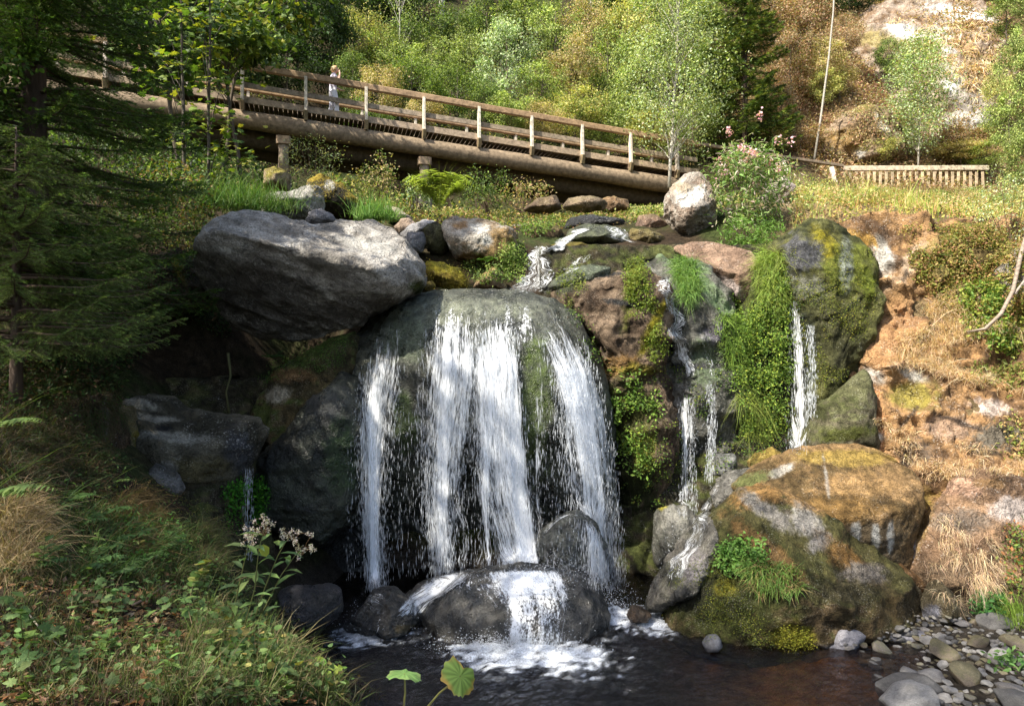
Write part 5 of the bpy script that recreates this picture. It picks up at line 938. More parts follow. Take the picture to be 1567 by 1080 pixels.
# undergrowth carpets
fo = Fol(31)
def far_carpet(n, x0, x1, y0, y1, cols, size, hgt, thr=-.3):
    rs = fo.rs; x = rs.uniform(x0, x1, n); y = rs.uniform(y0, y1, n); q = np.stack([x, y, np.zeros(n)], 1); k = fbm(q * .35, 3, 4) > thr; q = q[k]; q[:, 2] = ground_z(q[:, 0], q[:, 1]) + rs.uniform(0, hgt, len(q))
    cl = (1 + .35 * fbm(q * .8, 3, 8))[:, None]; fo.leaves(q, size * rs.uniform(.6, 1.4, len(q)), 'oval', None, None, pal(rs, len(q), cols, .25) * cl)
far_carpet(34000, -16, 9, 27, 42, G_MID + G_YEL[:1] + OCHRE[:1], .13, .7); far_carpet(40000, 9, 26, 27.5, 42, RUST + [(.42, .30, .17), (.36, .26, .13)], .13, .45)
far_carpet(16000, -22, 20, 42, 62, G_DARK, .3, 3.5); stuff(fo, 'hillside_undergrowth', M_LEAF)
fo = Fol(32)
far_carpet(12000, -9, 9, 16, 27, G_MID + OCHRE + G_YEL, .075, .22, -.1); far_carpet(13000, -16, -7, 13, 24, G_DARK + G_MID[:1], .11, .9, -.2); stuff(fo, 'stream_undergrowth', M_LEAF)
# dark wall of trees further back
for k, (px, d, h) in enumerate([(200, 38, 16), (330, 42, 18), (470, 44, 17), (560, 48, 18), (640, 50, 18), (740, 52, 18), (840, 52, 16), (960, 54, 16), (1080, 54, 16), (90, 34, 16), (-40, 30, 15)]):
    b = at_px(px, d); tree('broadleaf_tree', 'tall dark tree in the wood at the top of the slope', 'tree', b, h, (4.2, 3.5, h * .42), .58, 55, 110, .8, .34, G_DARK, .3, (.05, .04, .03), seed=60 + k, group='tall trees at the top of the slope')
b = at_px(676, 40); mb = MB(); t = np.linspace(0, 1, 6)[:, None]; mb.tube(b + t * np.array([.1, 0, 16.]), .17, 8, (.5, .47, .42)); tag(mb.build('tree_trunk', M_BIRCH), 'straight pale bare trunk at the top edge, above the middle of the bridge', 'tree')
# birch by the bridge end, leaning bare birch, small birch
e = tree('birch_tree', 'slender white birch with airy leaves, in front of the bridge end rail', 'tree', P(1024, 275, 25.5), 9, (1.9, 1.5, 3.6), .5, 110, 120, .40, .10, G_PALE[:2] + G_LIGHT, .065, (.55, .51, .43), seed=81, top=P(1045, -90, 25.5), barkmat=M_BIRCH, shell=.3)
mb = MB(); mb.tube([P(1246, 245, 29), P(1256, 180, 29.3), P(1268, 90, 29.6), P(1275, 20, 30), P(1279, -60, 30.4)], [.05, .045, .04, .035, .03], 8, (.36, .33, .28)); o = mb.build('birch_tree', M_BIRCH); tag(o, 'thin leaning white birch trunk without leaves on the russet hillside', 'tree')
tree('birch_tree', 'bushy young birch standing against the pale cliff', 'tree', P(1405, 250, 29.3), 6, (1.25, 1.1, 2.7), .5, 95, 120, .34, .10, G_PALE + G_LIGHT[:2], .04, (.42, .38, .32), seed=82, top=P(1412, 40, 29.5), shell=.35)
conifer('fir_tree', 'dark fir with yellow green lit tips, right of the birch', np.array(P(1140, 240, 29.3)), 10.5, 2.1, 83, [(.04, .07, .018), (.07, .11, .022), (.15, .18, .035)], .1, 230, .10, .11, 28, droop=.2, trunk=.14, twl=.42, wid=2.2)
# weeds in front of the picket fence and round the bridge end
fo = Fol(33)
def belt(poly_px, d0, d1, n, cols, size, hgt, thr=-.4):
    rs = fo.rs; px = rs.uniform(poly_px[0], poly_px[1], n); d = rs.uniform(d0, d1, n); x = (px - CX) / F * d; q = np.stack([x, d, ground_z(x, d)], 1); k = fbm(q * .7, 3, 14) > thr; q = q[k]; q[:, 2] += rs.uniform(0, 1, len(q)) ** 1.3 * hgt
    fo.leaves(q, size * rs.uniform(.6, 1.4, len(q)), 'oval', None, None, pal(rs, len(q), cols, .22) * (1 + .3 * fbm(q * 1.2, 3, 8))[:, None])
belt((1210, 1640), 14, 26, 26000, [(.44, .42, .16), (.30, .36, .13), (.56, .46, .24), (.52, .32, .18), (.18, .23, .07)], .07, .38); belt((1180, 1280), 24, 27, 1500, G_LIGHT + G_YEL, .08, .4); belt((960, 1230), 17, 26, 9000, G_MID + OCHRE[:2] + G_YEL, .08, .3)
belt((560, 1010), 15.5, 24, 9000, [(.30, .26, .07), (.16, .20, .04), (.34, .2, .09), (.10, .14, .03)], .07, .16); belt((1270, 1600), 12.9, 16, 5000, [(.42, .40, .1), (.5, .3, .14), (.26, .3, .07)], .06, .22); stuff(fo, 'roadside_weeds', M_LEAF)
fo = Fol(34); rs_ = fo.rs; n = 2200; px = rs_.uniform(1215, 1600, n); d = rs_.uniform(13.5, 24, n); x = (px - CX) / F * d; pp_ = np.stack([x, d, ground_z(x, d)], 1); nn_ = np.tile([0, -.3, 1.], (n, 1)); cover_grass(fo, None, 0, .42, .006, [(.44, .46, .12), (.58, .46, .22), (.30, .40, .08), (.5, .3, .14)], per=3, pts=(pp_, nn_)); stuff(fo, 'meadow_grass')

# ================================================================ big left hand conifers and maple saplings
conifer('spruce_tree', 'tall dark spruce filling the upper left corner', np.array([-6.3, 9.0, gnd(-6.3, 9.0)]), 11.5, 2.3, 91, [(.04, .075, .016), (.06, .11, .02), (.10, .16, .03)], .9, 420, .055, .05, 28, droop=.32, trunk=.2, twl=.36, wid=2.0)
conifer('spruce_tree', 'young spruce with drooping grey green boughs at the left edge, mid height', np.array([-5.3, 7.3, gnd(-5.3, 7.3)]), 3.0, 1.9, 92, [(.12, .18, .05), (.17, .24, .06), (.09, .13, .04)], .55, 150, .04, .026, 40, droop=.26, trunk=.07, twl=.26, wid=1.6)
tree('broadleaf_tree', 'bright green leafy tree overlapping the spruce at the left frame edge', 'tree', (-6.6, 8.0, gnd(-6.6, 8)), 4.6, (.9, .8, 1.0), .80, 34, 70, .14, .055, [(.09, .17, .03), (.12, .22, .035), (.05, .10, .02)], .06, seed=93, shape='round')
MAP = [(.16, .22, .03), (.09, .15, .025), (.26, .27, .035), (.05, .09, .02)]
for k, (px, pt, lab, d) in enumerate([(318, 345, 'right hand maple sapling with big yellow green leaves before the bridge', 15.2), (283, 330, 'left hand maple sapling with big leaves, nearest the dark spruce', 14.6)]):
    b = P(px, pt, d); t = P(px + (4 if k == 0 else -6), -120, d)
    e = empty('maple_sapling', b, lab, 'tree'); fo = Fol(94 + k); cc = []
    for q in range(20):
        f = .16 + .82 * q / 19 + .02 * fo.rs.normal(); cc.append(b * (1 - f) + t * f + fo.rs.normal(0, 1, 3) * np.array([.55, .5, .2]) * (1.1 if q > 8 else .75))
    cc = np.array(cc); kk = np.repeat(np.arange(len(cc)), 26); p_ = cc[kk] + fo.rs.normal(0, 1, (len(kk), 3)) * np.array([.34, .34, .09]); fo.leaves(p_, .15 * fo.rs.uniform(.6, 1.3, len(kk)), 'maple', np.array([0, -.35, 1.]), None, pal(fo.rs, len(kk), MAP, .2), .35)
    fo.build('crown', M_LEAF, e); mb = MB(); limbs(mb, b, t, cc, .045, (.10, .085, .07), fo.rs, 1., 6); mb.build('trunk', M_BARK, e)
for k, (px, py, d, rx, rz, lab, cols) in enumerate([(395, -20, 21, 2.4, 1.6, 'maple crown hanging in from the top edge, left of the walker', MAP + G_DARK), (225, 15, 17, 1.5, 1.9, 'shaded maple crown between the spruce and the saplings', G_DARK + MAP[1:2]), (330, 60, 19, 1.2, 1.1, 'maple crown with yellowing leaves over the left end of the bridge rail', MAP + G_MID)]):
    c = P(px, py, d); b = np.array([c[0] + (.6 if k else -1.5), c[1] + .5, gnd(c[0], c[1])]); tree('maple_tree', lab, 'tree', b, c[2] - b[2] + rz, (rx, 1.4, rz), (c[2] - b[2]) / (c[2] - b[2] + rz), 42, 46, .32, .17, cols, .07, seed=97 + k, shape='maple', top=(c[0], c[1], c[2] + rz), flat=.4)
# shrubs above and left of the big boulder
def bush(px, py, d, rx, rz, n, size, cols, seed, label, shape='oval', name='shrub', ry=None, flat=.8, cat='shrub'):
    fo = Fol(seed); c = P(px, py, d); R1 = rx / F * d; R2 = rz / F * d; cc = crown_leaves(fo, c, (R1, ry or R1 * .8, R2), max(8, n // 45), 45, R1 * .2, size, cols, shape, .4, flat); e = empty(name, c - np.array([0, 0, R2]), label, cat)
    fo.build('foliage', M_LEAF, e); mb = MB(); b = c - np.array([0, 0, R2 * 1.1])
    for q in cc[:16]: mb.tube([b + fo.rs.normal(0, .04, 3), (b + q) / 2 + fo.rs.normal(0, .03, 3), q], [.010, .007, .003], 4, (.12, .08, .05), False)
    mb.build('stems', M_BARK, e)['kind'] = 'stuff'; return e
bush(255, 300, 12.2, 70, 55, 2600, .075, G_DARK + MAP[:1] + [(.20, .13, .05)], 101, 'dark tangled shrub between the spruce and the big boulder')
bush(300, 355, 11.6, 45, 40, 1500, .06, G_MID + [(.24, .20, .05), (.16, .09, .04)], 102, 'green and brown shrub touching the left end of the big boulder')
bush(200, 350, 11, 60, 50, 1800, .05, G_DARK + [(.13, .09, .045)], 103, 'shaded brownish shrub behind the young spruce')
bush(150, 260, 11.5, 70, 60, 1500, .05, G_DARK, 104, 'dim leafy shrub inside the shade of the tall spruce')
bush(480, 245, 19, 48, 38, 1300, .075, G_PALE + G_YEL, 105, 'pale sunlit weeds growing at the foot of the left bridge pier', 'lance')
bush(575, 270, 20, 34, 34, 1200, .08, G_MID + OCHRE, 106, 'green and ochre shrub between the two bridge piers')
bush(745, 290, 19.5, 40, 32, 1400, .075, G_MID + G_DARK[:1], 107, 'dense green shrub right of the big fern below the bridge')
bush(635, 300, 18, 26, 30, 700, .08, G_PALE + G_MID, 108, 'pale leaved plant left of the big fern')
bush(800, 300, 20, 40, 22, 900, .08, RUST[:1] + OCHRE + G_MID[:1], 109, 'dry reddish shrub under the middle of the bridge')
# balsam with pink flowers
e = bush(1140, 285, 14.4, 64, 62, 4200, .13, [(.18, .29, .08), (.26, .36, .12), (.12, .2, .05), (.5, .42, .34)], 110, 'big leafy balsam plant with pink flowers beside the tall white boulder', 'lance', 'balsam_plant', cat='plant')
fo = Fol(111); c = P(1140, 225, 14.4); n = 520; cl = c + fo.rs.normal(0, 1, (44, 3)) * np.array([.34, .3, .34]) - np.array([0, .25, .25]); p_ = cl[fo.rs.randint(22, size=n)] + fo.rs.normal(0, .045, (n, 3)); fo.leaves(p_, .05, 'round', None, None, pal(fo.rs, n, [(.75, .38, .48), (.80, .55, .62)], .1)); fo.build('flowers', M_LEAF, e)['kind'] = 'stuff'
bush(1150, 360, 13.4, 46, 26, 1500, .10, [(.10, .19, .03), (.15, .25, .05)], 112, 'leafy skirt of plants hanging under the balsam onto the brown slab', 'lance')
# big fern and others
fo = Fol(120); fern(fo, P(672, 322, 16.2), 60, 1.25, (.30, .36, .09), 1.7, .2); thing_fol(fo, 'fern', 'big sunlit fern under the right bridge pier', 'fern')
fo = Fol(121); fern(fo, P(745, 402, 12.9), 9, .35, (.10, .20, .04), .8, .3); thing_fol(fo, 'fern', 'small fern in the dark gap above the lip, left of the upper cascade', 'fern')
for k, (px, py, d, L, n, lab) in enumerate([(282, 455, 10.6, .5, 10, 'fern hanging at the mouth of the dark hollow'), (415, 548, 10.4, .35, 8, 'small fern on the moss under the overhanging boulder')]):
    fo = Fol(122 + k); fern(fo, P(px, py, d), n, L, (.05, .13, .035), .5, .3); thing_fol(fo, 'fern', lab, 'fern')

# ================================================================ grass, moss and herbs on rocks
BG = [(.13, .22, .035), (.20, .30, .05), (.08, .14, .025)]
fo = Fol(130); cover_leaves(fo, [(1122,490),(1150,450),(1175,385),(1208,420),(1206,560),(1196,640),(1170,670),(1140,650),(1120,560)], 3600, .038, BG + [(.34, .40, .06), (.08, .13, .02)], (.0, .24), 'oval', .2, -.12, 3.5, .8, per=6, r=.05); cover_leaves(fo, [(1135,500),(1190,440),(1200,600),(1160,640)], 260, .075, BG, (.05, .25), 'lance', .2, -.3, 4, .5, per=3, r=.05); thing_fol(fo, 'hanging_plant', 'bright green curtain of leafy plants hanging between the two right hand trickles', 'plant')
fo = Fol(131); cover_leaves(fo, [(930,570),(985,560),(1010,600),(1000,680),(975,720),(940,690)], 420, .06, BG, (.02, .14), 'oval', .15, .0, 4); cover_leaves(fo, [(960,650),(1010,650),(1010,770),(970,770)], 260, .045, BG + [(.25,.28,.04)], (.02, .1), 'oval', .1, .1, 4); thing_fol(fo, 'hanging_plant', 'green leafy plants clinging below the brown rock shoulder beside the main falls', 'plant')
fo = Fol(132); cover_leaves(fo, [(955,400),(985,395),(1005,470),(1020,540),(1000,560),(975,500),(960,450)], 900, .035, [(.18, .22, .03), (.13, .19, .03)], (.0, .06), thr=-.2); thing_fol(fo, 'moss', 'band of moss and small herbs running down the seam of the brown rock shoulder', 'moss')
fo = Fol(133); cover_leaves(fo, [(345,740),(372,730),(374,800),(350,820),(335,790)], 300, .04, [(.08, .26, .02), (.05, .17, .02)], (.0, .12)); cover_leaves(fo, [(386,730),(412,740),(408,790),(390,800)], 240, .04, [(.10, .28, .02), (.05, .17, .02)], (.0, .12)); thing_fol(fo, 'moss', 'vivid green moss and leaves on both sides of the left trickle', 'moss')
fo = Fol(134); cover_leaves(fo, [(390,560),(440,545),(540,510),(520,560),(450,570),(400,590)], 900, .02, [(.05, .11, .02), (.08, .15, .025)], (.0, .04), thr=-.1); thing_fol(fo, 'moss', 'low green moss carpet on the rock under the overhanging boulder', 'moss')
fo = Fol(135); cover_grass(fo, [(1035,400),(1062,400),(1072,440),(1055,470),(1035,450)], 260, .28, .005, [(.12, .22, .05), (.18, .28, .07)], -.9, nw=.5, droop=1.0, per=7, upw=.2); thing_fol(fo, 'grass_tuft', 'bright green grass tuft hanging between the two centre right trickles', 'grass tuft')
fo = Fol(136); cover_grass(fo, [(1165,380),(1200,395),(1205,450),(1185,480),(1160,450)], 340, .30, .004, [(.20, .28, .05), (.28, .34, .08)], -.9, nw=.5, droop=.9, per=7, upw=.3); thing_fol(fo, 'grass_tuft', 'fine light green grass falling over the edge below the balsam', 'grass tuft')
fo = Fol(137); p0 = P(575, 335, 14.5); m_ = 900; q = p0 + fo.rs.normal(0, 1, (m_, 3)) * np.array([.22, .18, .02]); fo.blades(q, fo.rs.uniform(.2, .5, m_), .006, np.array([0, 0, 1.]) + fo.rs.normal(0, .35, (m_, 3)), fo.rs.normal(0, .5, (m_, 3)), pal(fo.rs, m_, [(.12, .24, .05), (.18, .30, .07)], .15)); thing_fol(fo, 'grass_tuft', 'vivid green grass tuft behind the huge overhanging boulder', 'grass tuft')
fo = Fol(138); p0 = P(370, 318, 12.6); m_ = 1500; q = p0 + fo.rs.normal(0, 1, (m_, 3)) * np.array([.45, .2, .05]); fo.blades(q, fo.rs.uniform(.25, .55, m_), .005, np.array([0, 0, 1.]) + fo.rs.normal(0, .4, (m_, 3)), fo.rs.normal(0, .5, (m_, 3)), pal(fo.rs, m_, [(.08, .17, .03), (.13, .20, .04)], .15)); thing_fol(fo, 'grass_tuft', 'soft grass mound at the upper left end of the huge boulder', 'grass tuft')
fo = Fol(139); cover_leaves(fo, [(770,370),(800,380),(808,410),(795,440),(770,430),(755,400)], 500, .04, G_LIGHT + BG, (.0, .14), thr=-.3); cover_leaves(fo, [(795,345),(860,335),(865,350),(800,360)], 300, .05, BG + G_MID, (.0, .15)); cover_leaves(fo, [(700,395),(790,400),(780,430),(725,430)], 250, .05, G_MID, (.0, .1)); thing_fol(fo, 'plants', 'leafy green plants along the left bank of the upper cascade', 'plant'); bpy.data.objects['plants'].name = 'bank_plant'
fo = Fol(140); cover_leaves(fo, [(1108,830),(1160,825),(1170,860),(1120,880),(1095,860)], 260, .05, [(.10, .20, .04), (.14, .25, .05)], (.01, .07), thr=-.3); cover_grass(fo, [(1140,860),(1215,870),(1225,905),(1160,915)], 260, .16, .005, [(.12, .22, .05), (.18, .28, .06), (.30, .22, .10)], -.6, per=6, droop=.8, upw=.5, nw=.7); thing_fol(fo, 'grass_tuft', 'green tuft of grass and leaves growing on the face of the mossy boulder', 'grass tuft')
fo = Fol(141); cover_leaves(fo, [(1030,870),(1100,850),(1180,930),(1260,960),(1200,1000),(1060,985),(1020,940)], 2600, .018, [(.09, .11, .02), (.15, .16, .02), (.06, .08, .02)], (.0, .015), thr=.0); cover_leaves(fo, [(1190,960),(1240,960),(1245,990),(1200,995)], 300, .02, [(.26, .26, .03)], (.0, .015)); stuff(fo, 'moss_cover', M_LEAF)
fo = Fol(142); cover_leaves(fo, [(1210,360),(1335,380),(1340,470),(1290,580),(1240,600),(1220,480)], 2600, .022, [(.14, .17, .02), (.10, .13, .02), (.22, .22, .03)], (.0, .02), thr=.05); cover_leaves(fo, [(640,400),(720,410),(720,440),(650,440)], 400, .022, [(.26, .22, .03)], (.0, .02)); cover_leaves(fo, [(470,272),(550,280),(550,310),(480,300)], 400, .025, [(.26, .20, .03)], (.0, .02)); stuff(fo, 'moss_growth', M_LEAF)
# right: dry grass slope
STRAW = [(.74, .55, .35), (.62, .43, .26), (.80, .65, .46), (.42, .29, .17), (.70, .50, .30)]
fo = Fol(150); cover_grass(fo, [(1365,560),(1400,490),(1430,455),(1455,455),(1500,490),(1690,530),(1690,615),(1500,595),(1430,570)], 3600, .20, .003, STRAW, -.05, sc_=1.6, per=5, r=.07, nw=.7, droop=.6, upw=.8, bendv=(-.2, -.1, -.1)); cover_grass(fo, [(1330,640),(1400,660),(1560,700),(1690,740),(1500,725),(1420,740),(1380,700)], 900, .13, .003, STRAW[:4], .0, per=5, nw=.6, droop=.7); stuff(fo, 'dry_grass')
fo = Fol(151); cover_grass(fo, [(1440,790),(1500,780),(1530,860),(1545,940),(1500,945),(1440,910),(1425,870)], 800, .14, .0020, STRAW[:3] + [(.45, .32, .22)], .05, sc_=4, per=5, r=.05, nw=.8, droop=1.3, upw=.1, bendv=(-.1, -.2, -.4)); thing_fol(fo, 'grass_tuft', 'long dry pinkish grass hanging over the right edge boulder', 'grass tuft', M_GRASS)
fo = Fol(152); cover_leaves(fo, [(1380,350),(1690,340),(1690,480),(1500,500),(1440,470),(1400,420)], 6500, .045, [(.28, .24, .06), (.20, .19, .04), (.36, .26, .10), (.12, .16, .03), (.30, .16, .08)], (.0, .10), thr=-.2); cover_leaves(fo, [(1480,440),(1540,430),(1560,560),(1490,520)], 800, .06, [(.10, .18, .03), (.24, .28, .05)], (.02, .2), thr=-.1); cover_leaves(fo, [(1480,560),(1690,540),(1690,640),(1500,600)], 700, .05, [(.20, .22, .05), (.14, .17, .04)], (.0, .15), thr=.0)
cover_leaves(fo, [(1525,640),(1690,630),(1690,740),(1540,720)], 400, .05, [(.20, .24, .05), (.40, .28, .12)], (.0, .12)); cover_leaves(fo, [(1535,800),(1690,790),(1690,930),(1530,900)], 500, .05, [(.16, .22, .04), (.36, .16, .06), (.08, .13, .03)], (.0, .15)); cover_leaves(fo, [(1495,915),(1535,915),(1530,950),(1500,945)], 160, .07, [(.06, .17, .04), (.05, .12, .03)], (.0, .12)); stuff(fo, 'slope_herbs', M_LEAF)
fo = Fol(153); cover_grass(fo, [(1530,930),(1690,920),(1690,975),(1535,965)], 200, .25, .004, [(.20, .30, .05)], -.9); thing_fol(fo, 'grass_tuft', 'light green grass tuft at the right frame edge above the stones', 'grass tuft')
fo = Fol(154); lc = hit(1548, 1022)[0]; q = lc + fo.rs.normal(0, 1, (130, 3)) * np.array([.10, .08, .05]) + np.array([0, 0, .08]); fo.leaves(q, .07 * fo.rs.uniform(.6, 1.3, 130), 'oval', None, None, pal(fo.rs, 130, [(.10, .20, .06), (.14, .24, .07)], .15)); thing_fol(fo, 'plant', 'small fresh green plant growing between the shore stones', 'plant')
# curved pale stem at right edge
mb = MB(); mb.tube([P(1480, 508, 10.9), P(1508, 503, 10.7), P(1532, 480, 10.7), P(1550, 445, 10.8), P(1562, 390, 11), P(1580, 330, 11)], [.015, .026, .03, .03, .033, .03], 8, (.28, .22, .17)); mb.tube([P(1552, 450, 10.8), P(1575, 420, 10.9), P(1600, 380, 11)], [.02, .018, .018], 7, (.4, .33, .28)); tag(mb.build('tree_trunk', M_BIRCH), 'curved pale stem growing out of the slope at the right edge', 'tree')
bush(1545, 320, 12.2, 60, 60, 1900, .045, G_PALE + G_YEL, 160, 'airy pale leaves hanging in at the right frame edge above the curved stem')
# ================================================================ shade trees on the left bank (beside and behind the viewer)
for k, (x, y, zc, r, rz, lab) in enumerate([(-7.8, 3.4, 8.1, 2.3, 1.9, 'broad beech on the left bank that shades the falls'), (-8.8, -1.2, 8.2, 3.4, 2.8, 'large beech behind the left bank that shades the grassy slope'), (-5.2, -.6, 10.6, 2.9, 2.1, 'tall beech by the viewpoint that shades the pool and the stones')]):
    g = gnd(x, y); tree('beech_tree', lab, 'tree', (x, y, g), zc + rz - g, (r, r, rz), (zc - g) / (zc + rz - g), 70, 75, r * .22, .17, G_DARK + G_MID[:1], .16, seed=200 + k, shell=.2, frac=.4)
# ================================================================ left bank
GR = [(.10, .14, .035), (.15, .19, .055), (.07, .10, .03), (.27, .23, .12), (.20, .15, .08)]; LIT = [(.22, .10, .04), (.30, .17, .08), (.14, .08, .04), (.36, .24, .14)]
fo = Fol(210); cover_grass(fo, [(230,850),(330,790),(345,880),(430,960),(470,1010),(610,1085),(250,1085),(300,960)], 2300, .19, .0028, GR, -.1, sc_=4, per=6, r=.03, upw=.8, nw=.3, droop=.8)
cover_grass(fo, [(0,880),(230,860),(300,960),(250,1085),(0,1085)], 1200, .13, .002, GR, -.1, sc_=4, per=5, r=.02, upw=.8, droop=.6); cover_grass(fo, [(40,790),(180,770),(290,820),(300,900),(60,890)], 900, .20, .0028, [(.06, .10, .025), (.10, .14, .04), (.17, .14, .07)], -.1, sc_=3, per=6, droop=.9, upw=.6); stuff(fo, 'bank_grass')
fo = Fol(211); cover_grass(fo, [(165,770),(215,745),(235,800),(215,860),(180,850)], 420, .26, .0025, [(.24, .16, .07), (.17, .11, .05)], -.8, per=7, droop=1.5, upw=.0, nw=.7); cover_grass(fo, [(0,780),(40,770),(60,860),(0,900)], 600, .28, .003, [(.36, .27, .15), (.26, .19, .10)], -.8, per=7, droop=1.3, upw=.2, nw=.6); cover_grass(fo, [(300,800),(340,800),(345,860),(310,880)], 240, .2, .002, [(.15, .12, .06), (.10, .12, .04)], -.8, per=6, droop=1.2, upw=.3); stuff(fo, 'withered_grass')
fo = Fol(212)
HB = [(.13, .20, .06), (.18, .26, .09), (.09, .15, .045)]
cover_leaves(fo, [(0,900),(230,870),(330,960),(420,1000),(330,1085),(0,1085)], 560, .032, HB, (.01, .09), 'round', thr=.02, sc_=5, per=4, r=.035, up=.9); cover_leaves(fo, [(280,880),(350,860),(450,1000),(560,1060),(500,1085),(300,1085)], 800, .028, HB, (.01, .10), 'round', thr=.0, sc_=5, per=5, r=.03, up=.9)
cover_leaves(fo, [(0,900),(200,900),(330,980),(250,1085),(0,1085)], 190, .055, HB, (.04, .12), 'maple', thr=-.1, per=2, r=.05, up=1.2); cover_leaves(fo, [(170,800),(250,800),(290,870),(200,880)], 420, .035, [(.12, .24, .05), (.08, .17, .04)], (.01, .12), thr=-.2); stuff(fo, 'bank_herbs', M_LEAF)
fo = Fol(213); cover_leaves(fo, [(0,890),(260,880),(420,980),(560,1070),(560,1085),(0,1085)], 3000, .042, LIT, (.003, .045), 'oval', thr=-.3, sc_=3, per=1, r=.01, up=1.5); cover_leaves(fo, [(0,1000),(200,1000),(220,1085),(0,1085)], 1200, .022, [(.07, .04, .025), (.12, .07, .04)], (.002, .02), 'oval', thr=-.6, per=4, r=.02, up=.8); stuff(fo, 'leaf_litter', M_LEAF)
fo = Fol(214)
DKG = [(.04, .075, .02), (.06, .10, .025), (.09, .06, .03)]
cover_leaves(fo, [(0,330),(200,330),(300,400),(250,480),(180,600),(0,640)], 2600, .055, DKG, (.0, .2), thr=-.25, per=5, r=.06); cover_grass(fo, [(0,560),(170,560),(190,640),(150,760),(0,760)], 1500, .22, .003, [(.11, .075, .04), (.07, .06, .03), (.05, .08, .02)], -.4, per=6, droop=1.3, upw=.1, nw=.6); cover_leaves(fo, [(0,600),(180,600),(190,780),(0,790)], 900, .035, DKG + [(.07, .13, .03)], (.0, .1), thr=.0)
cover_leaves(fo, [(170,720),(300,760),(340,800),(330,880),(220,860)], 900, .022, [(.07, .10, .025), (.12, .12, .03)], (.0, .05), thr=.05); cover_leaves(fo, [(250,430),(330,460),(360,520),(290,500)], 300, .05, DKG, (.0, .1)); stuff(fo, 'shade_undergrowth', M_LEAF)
# mottled cover on the centre rock wall
fo = Fol(215); cover_leaves(fo, [(1005,560),(1140,560),(1200,600),(1210,700),(1110,720),(1010,760),(960,800),(945,650)], 1500, .035, [(.08, .14, .025), (.05, .09, .02), (.17, .20, .03)], (.0, .06), thr=.0, sc_=2.5, per=5); cover_leaves(fo, [(1090,440),(1140,470),(1150,560),(1120,600),(1100,520)], 700, .035, BG + [(.06, .09, .02)], (.0, .12), thr=-.1)
cover_leaves(fo, [(860,470),(900,480),(925,560),(900,560)], 160, .035, BG + DKG, (.0, .05), thr=-.1); cover_leaves(fo, [(850,420),(885,400),(900,440),(870,470)], 260, .03, [(.20, .22, .04), (.12, .17, .03)], (.0, .05)); cover_leaves(fo, [(1180,400),(1225,440),(1230,680),(1190,690)], 700, .03, DKG + BG[2:], (.0, .05), thr=.0); stuff(fo, 'wall_moss', M_LEAF)
fo = Fol(216); cover_grass(fo, [(1130,580),(1170,610),(1185,650),(1160,675),(1128,650)], 90, .3, .003, [(.24, .28, .06), (.15, .2, .04)], -.7, per=6, droop=1.5, upw=.0, nw=.7); cover_grass(fo, [(1100,480),(1130,470),(1150,520),(1120,560)], 200, .2, .004, BG, -.8, per=6, droop=1.2, upw=.2); stuff(fo, 'hanging_grass')
# dry tufts on the cliff
fo = Fol(217); cover_grass(fo, [(1340,40),(1400,10),(1520,40),(1545,190),(1440,235),(1370,130)], 650, .5, .018, STRAW[:3] + [(.3, .18, .09)], .0, sc_=.5, per=6, r=.15, droop=1.2, upw=.2, nw=.6); cover_leaves(fo, [(1340,40),(1400,10),(1520,40),(1545,190),(1440,235),(1370,130)], 450, .12, [(.22, .2, .05), (.26, .14, .06)], (.0, .2), thr=.1, sc_=.5, per=5, r=.15); cover_leaves(fo, [(1245,235),(1270,155),(1340,155),(1370,240)], 900, .09, RUST + OCHRE[:1], (.0, .2), thr=.0, sc_=.7, per=5, r=.1); stuff(fo, 'cliff_grass')
# ferns of the bank
fo = Fol(220)
for px, py in ((70,850),(110,815),(150,850),(60,800),(190,830),(120,880),(95,775),(150,795),(215,860),(175,885),(240,845),(40,880)):
    l, m_ = hit(px, py); fern(fo, l + np.array([0, 0, .02]), 11, .42, [(.07, .13, .04), (.10, .17, .05)][px % 2], .6, .22)
thing_fol(fo, 'fern', 'dark green fern thicket on the left bank above the leaf litter', 'fern')
for k, (px, py, d, fan, L, lab) in enumerate([(-25, 665, 4.6, (-.25, .1), .58, 'single light green fern frond reaching in from the left edge, upper one'), (-40, 775, 4.3, (-.2, .2), .80, 'long light green fern frond reaching in from the left edge, lower one'), (160, 745, 6.8, (-.5, .2), .4, 'small pale fern frond below the yellow streaked rock')]):
    fo = Fol(221 + k); fern(fo, P(px, py, d), 3 if k else 2, L, (.22, .30, .09), .55, .2, fan, 20); thing_fol(fo, 'fern', lab, 'fern')
r6 = np.random.RandomState(66); wp_ = None
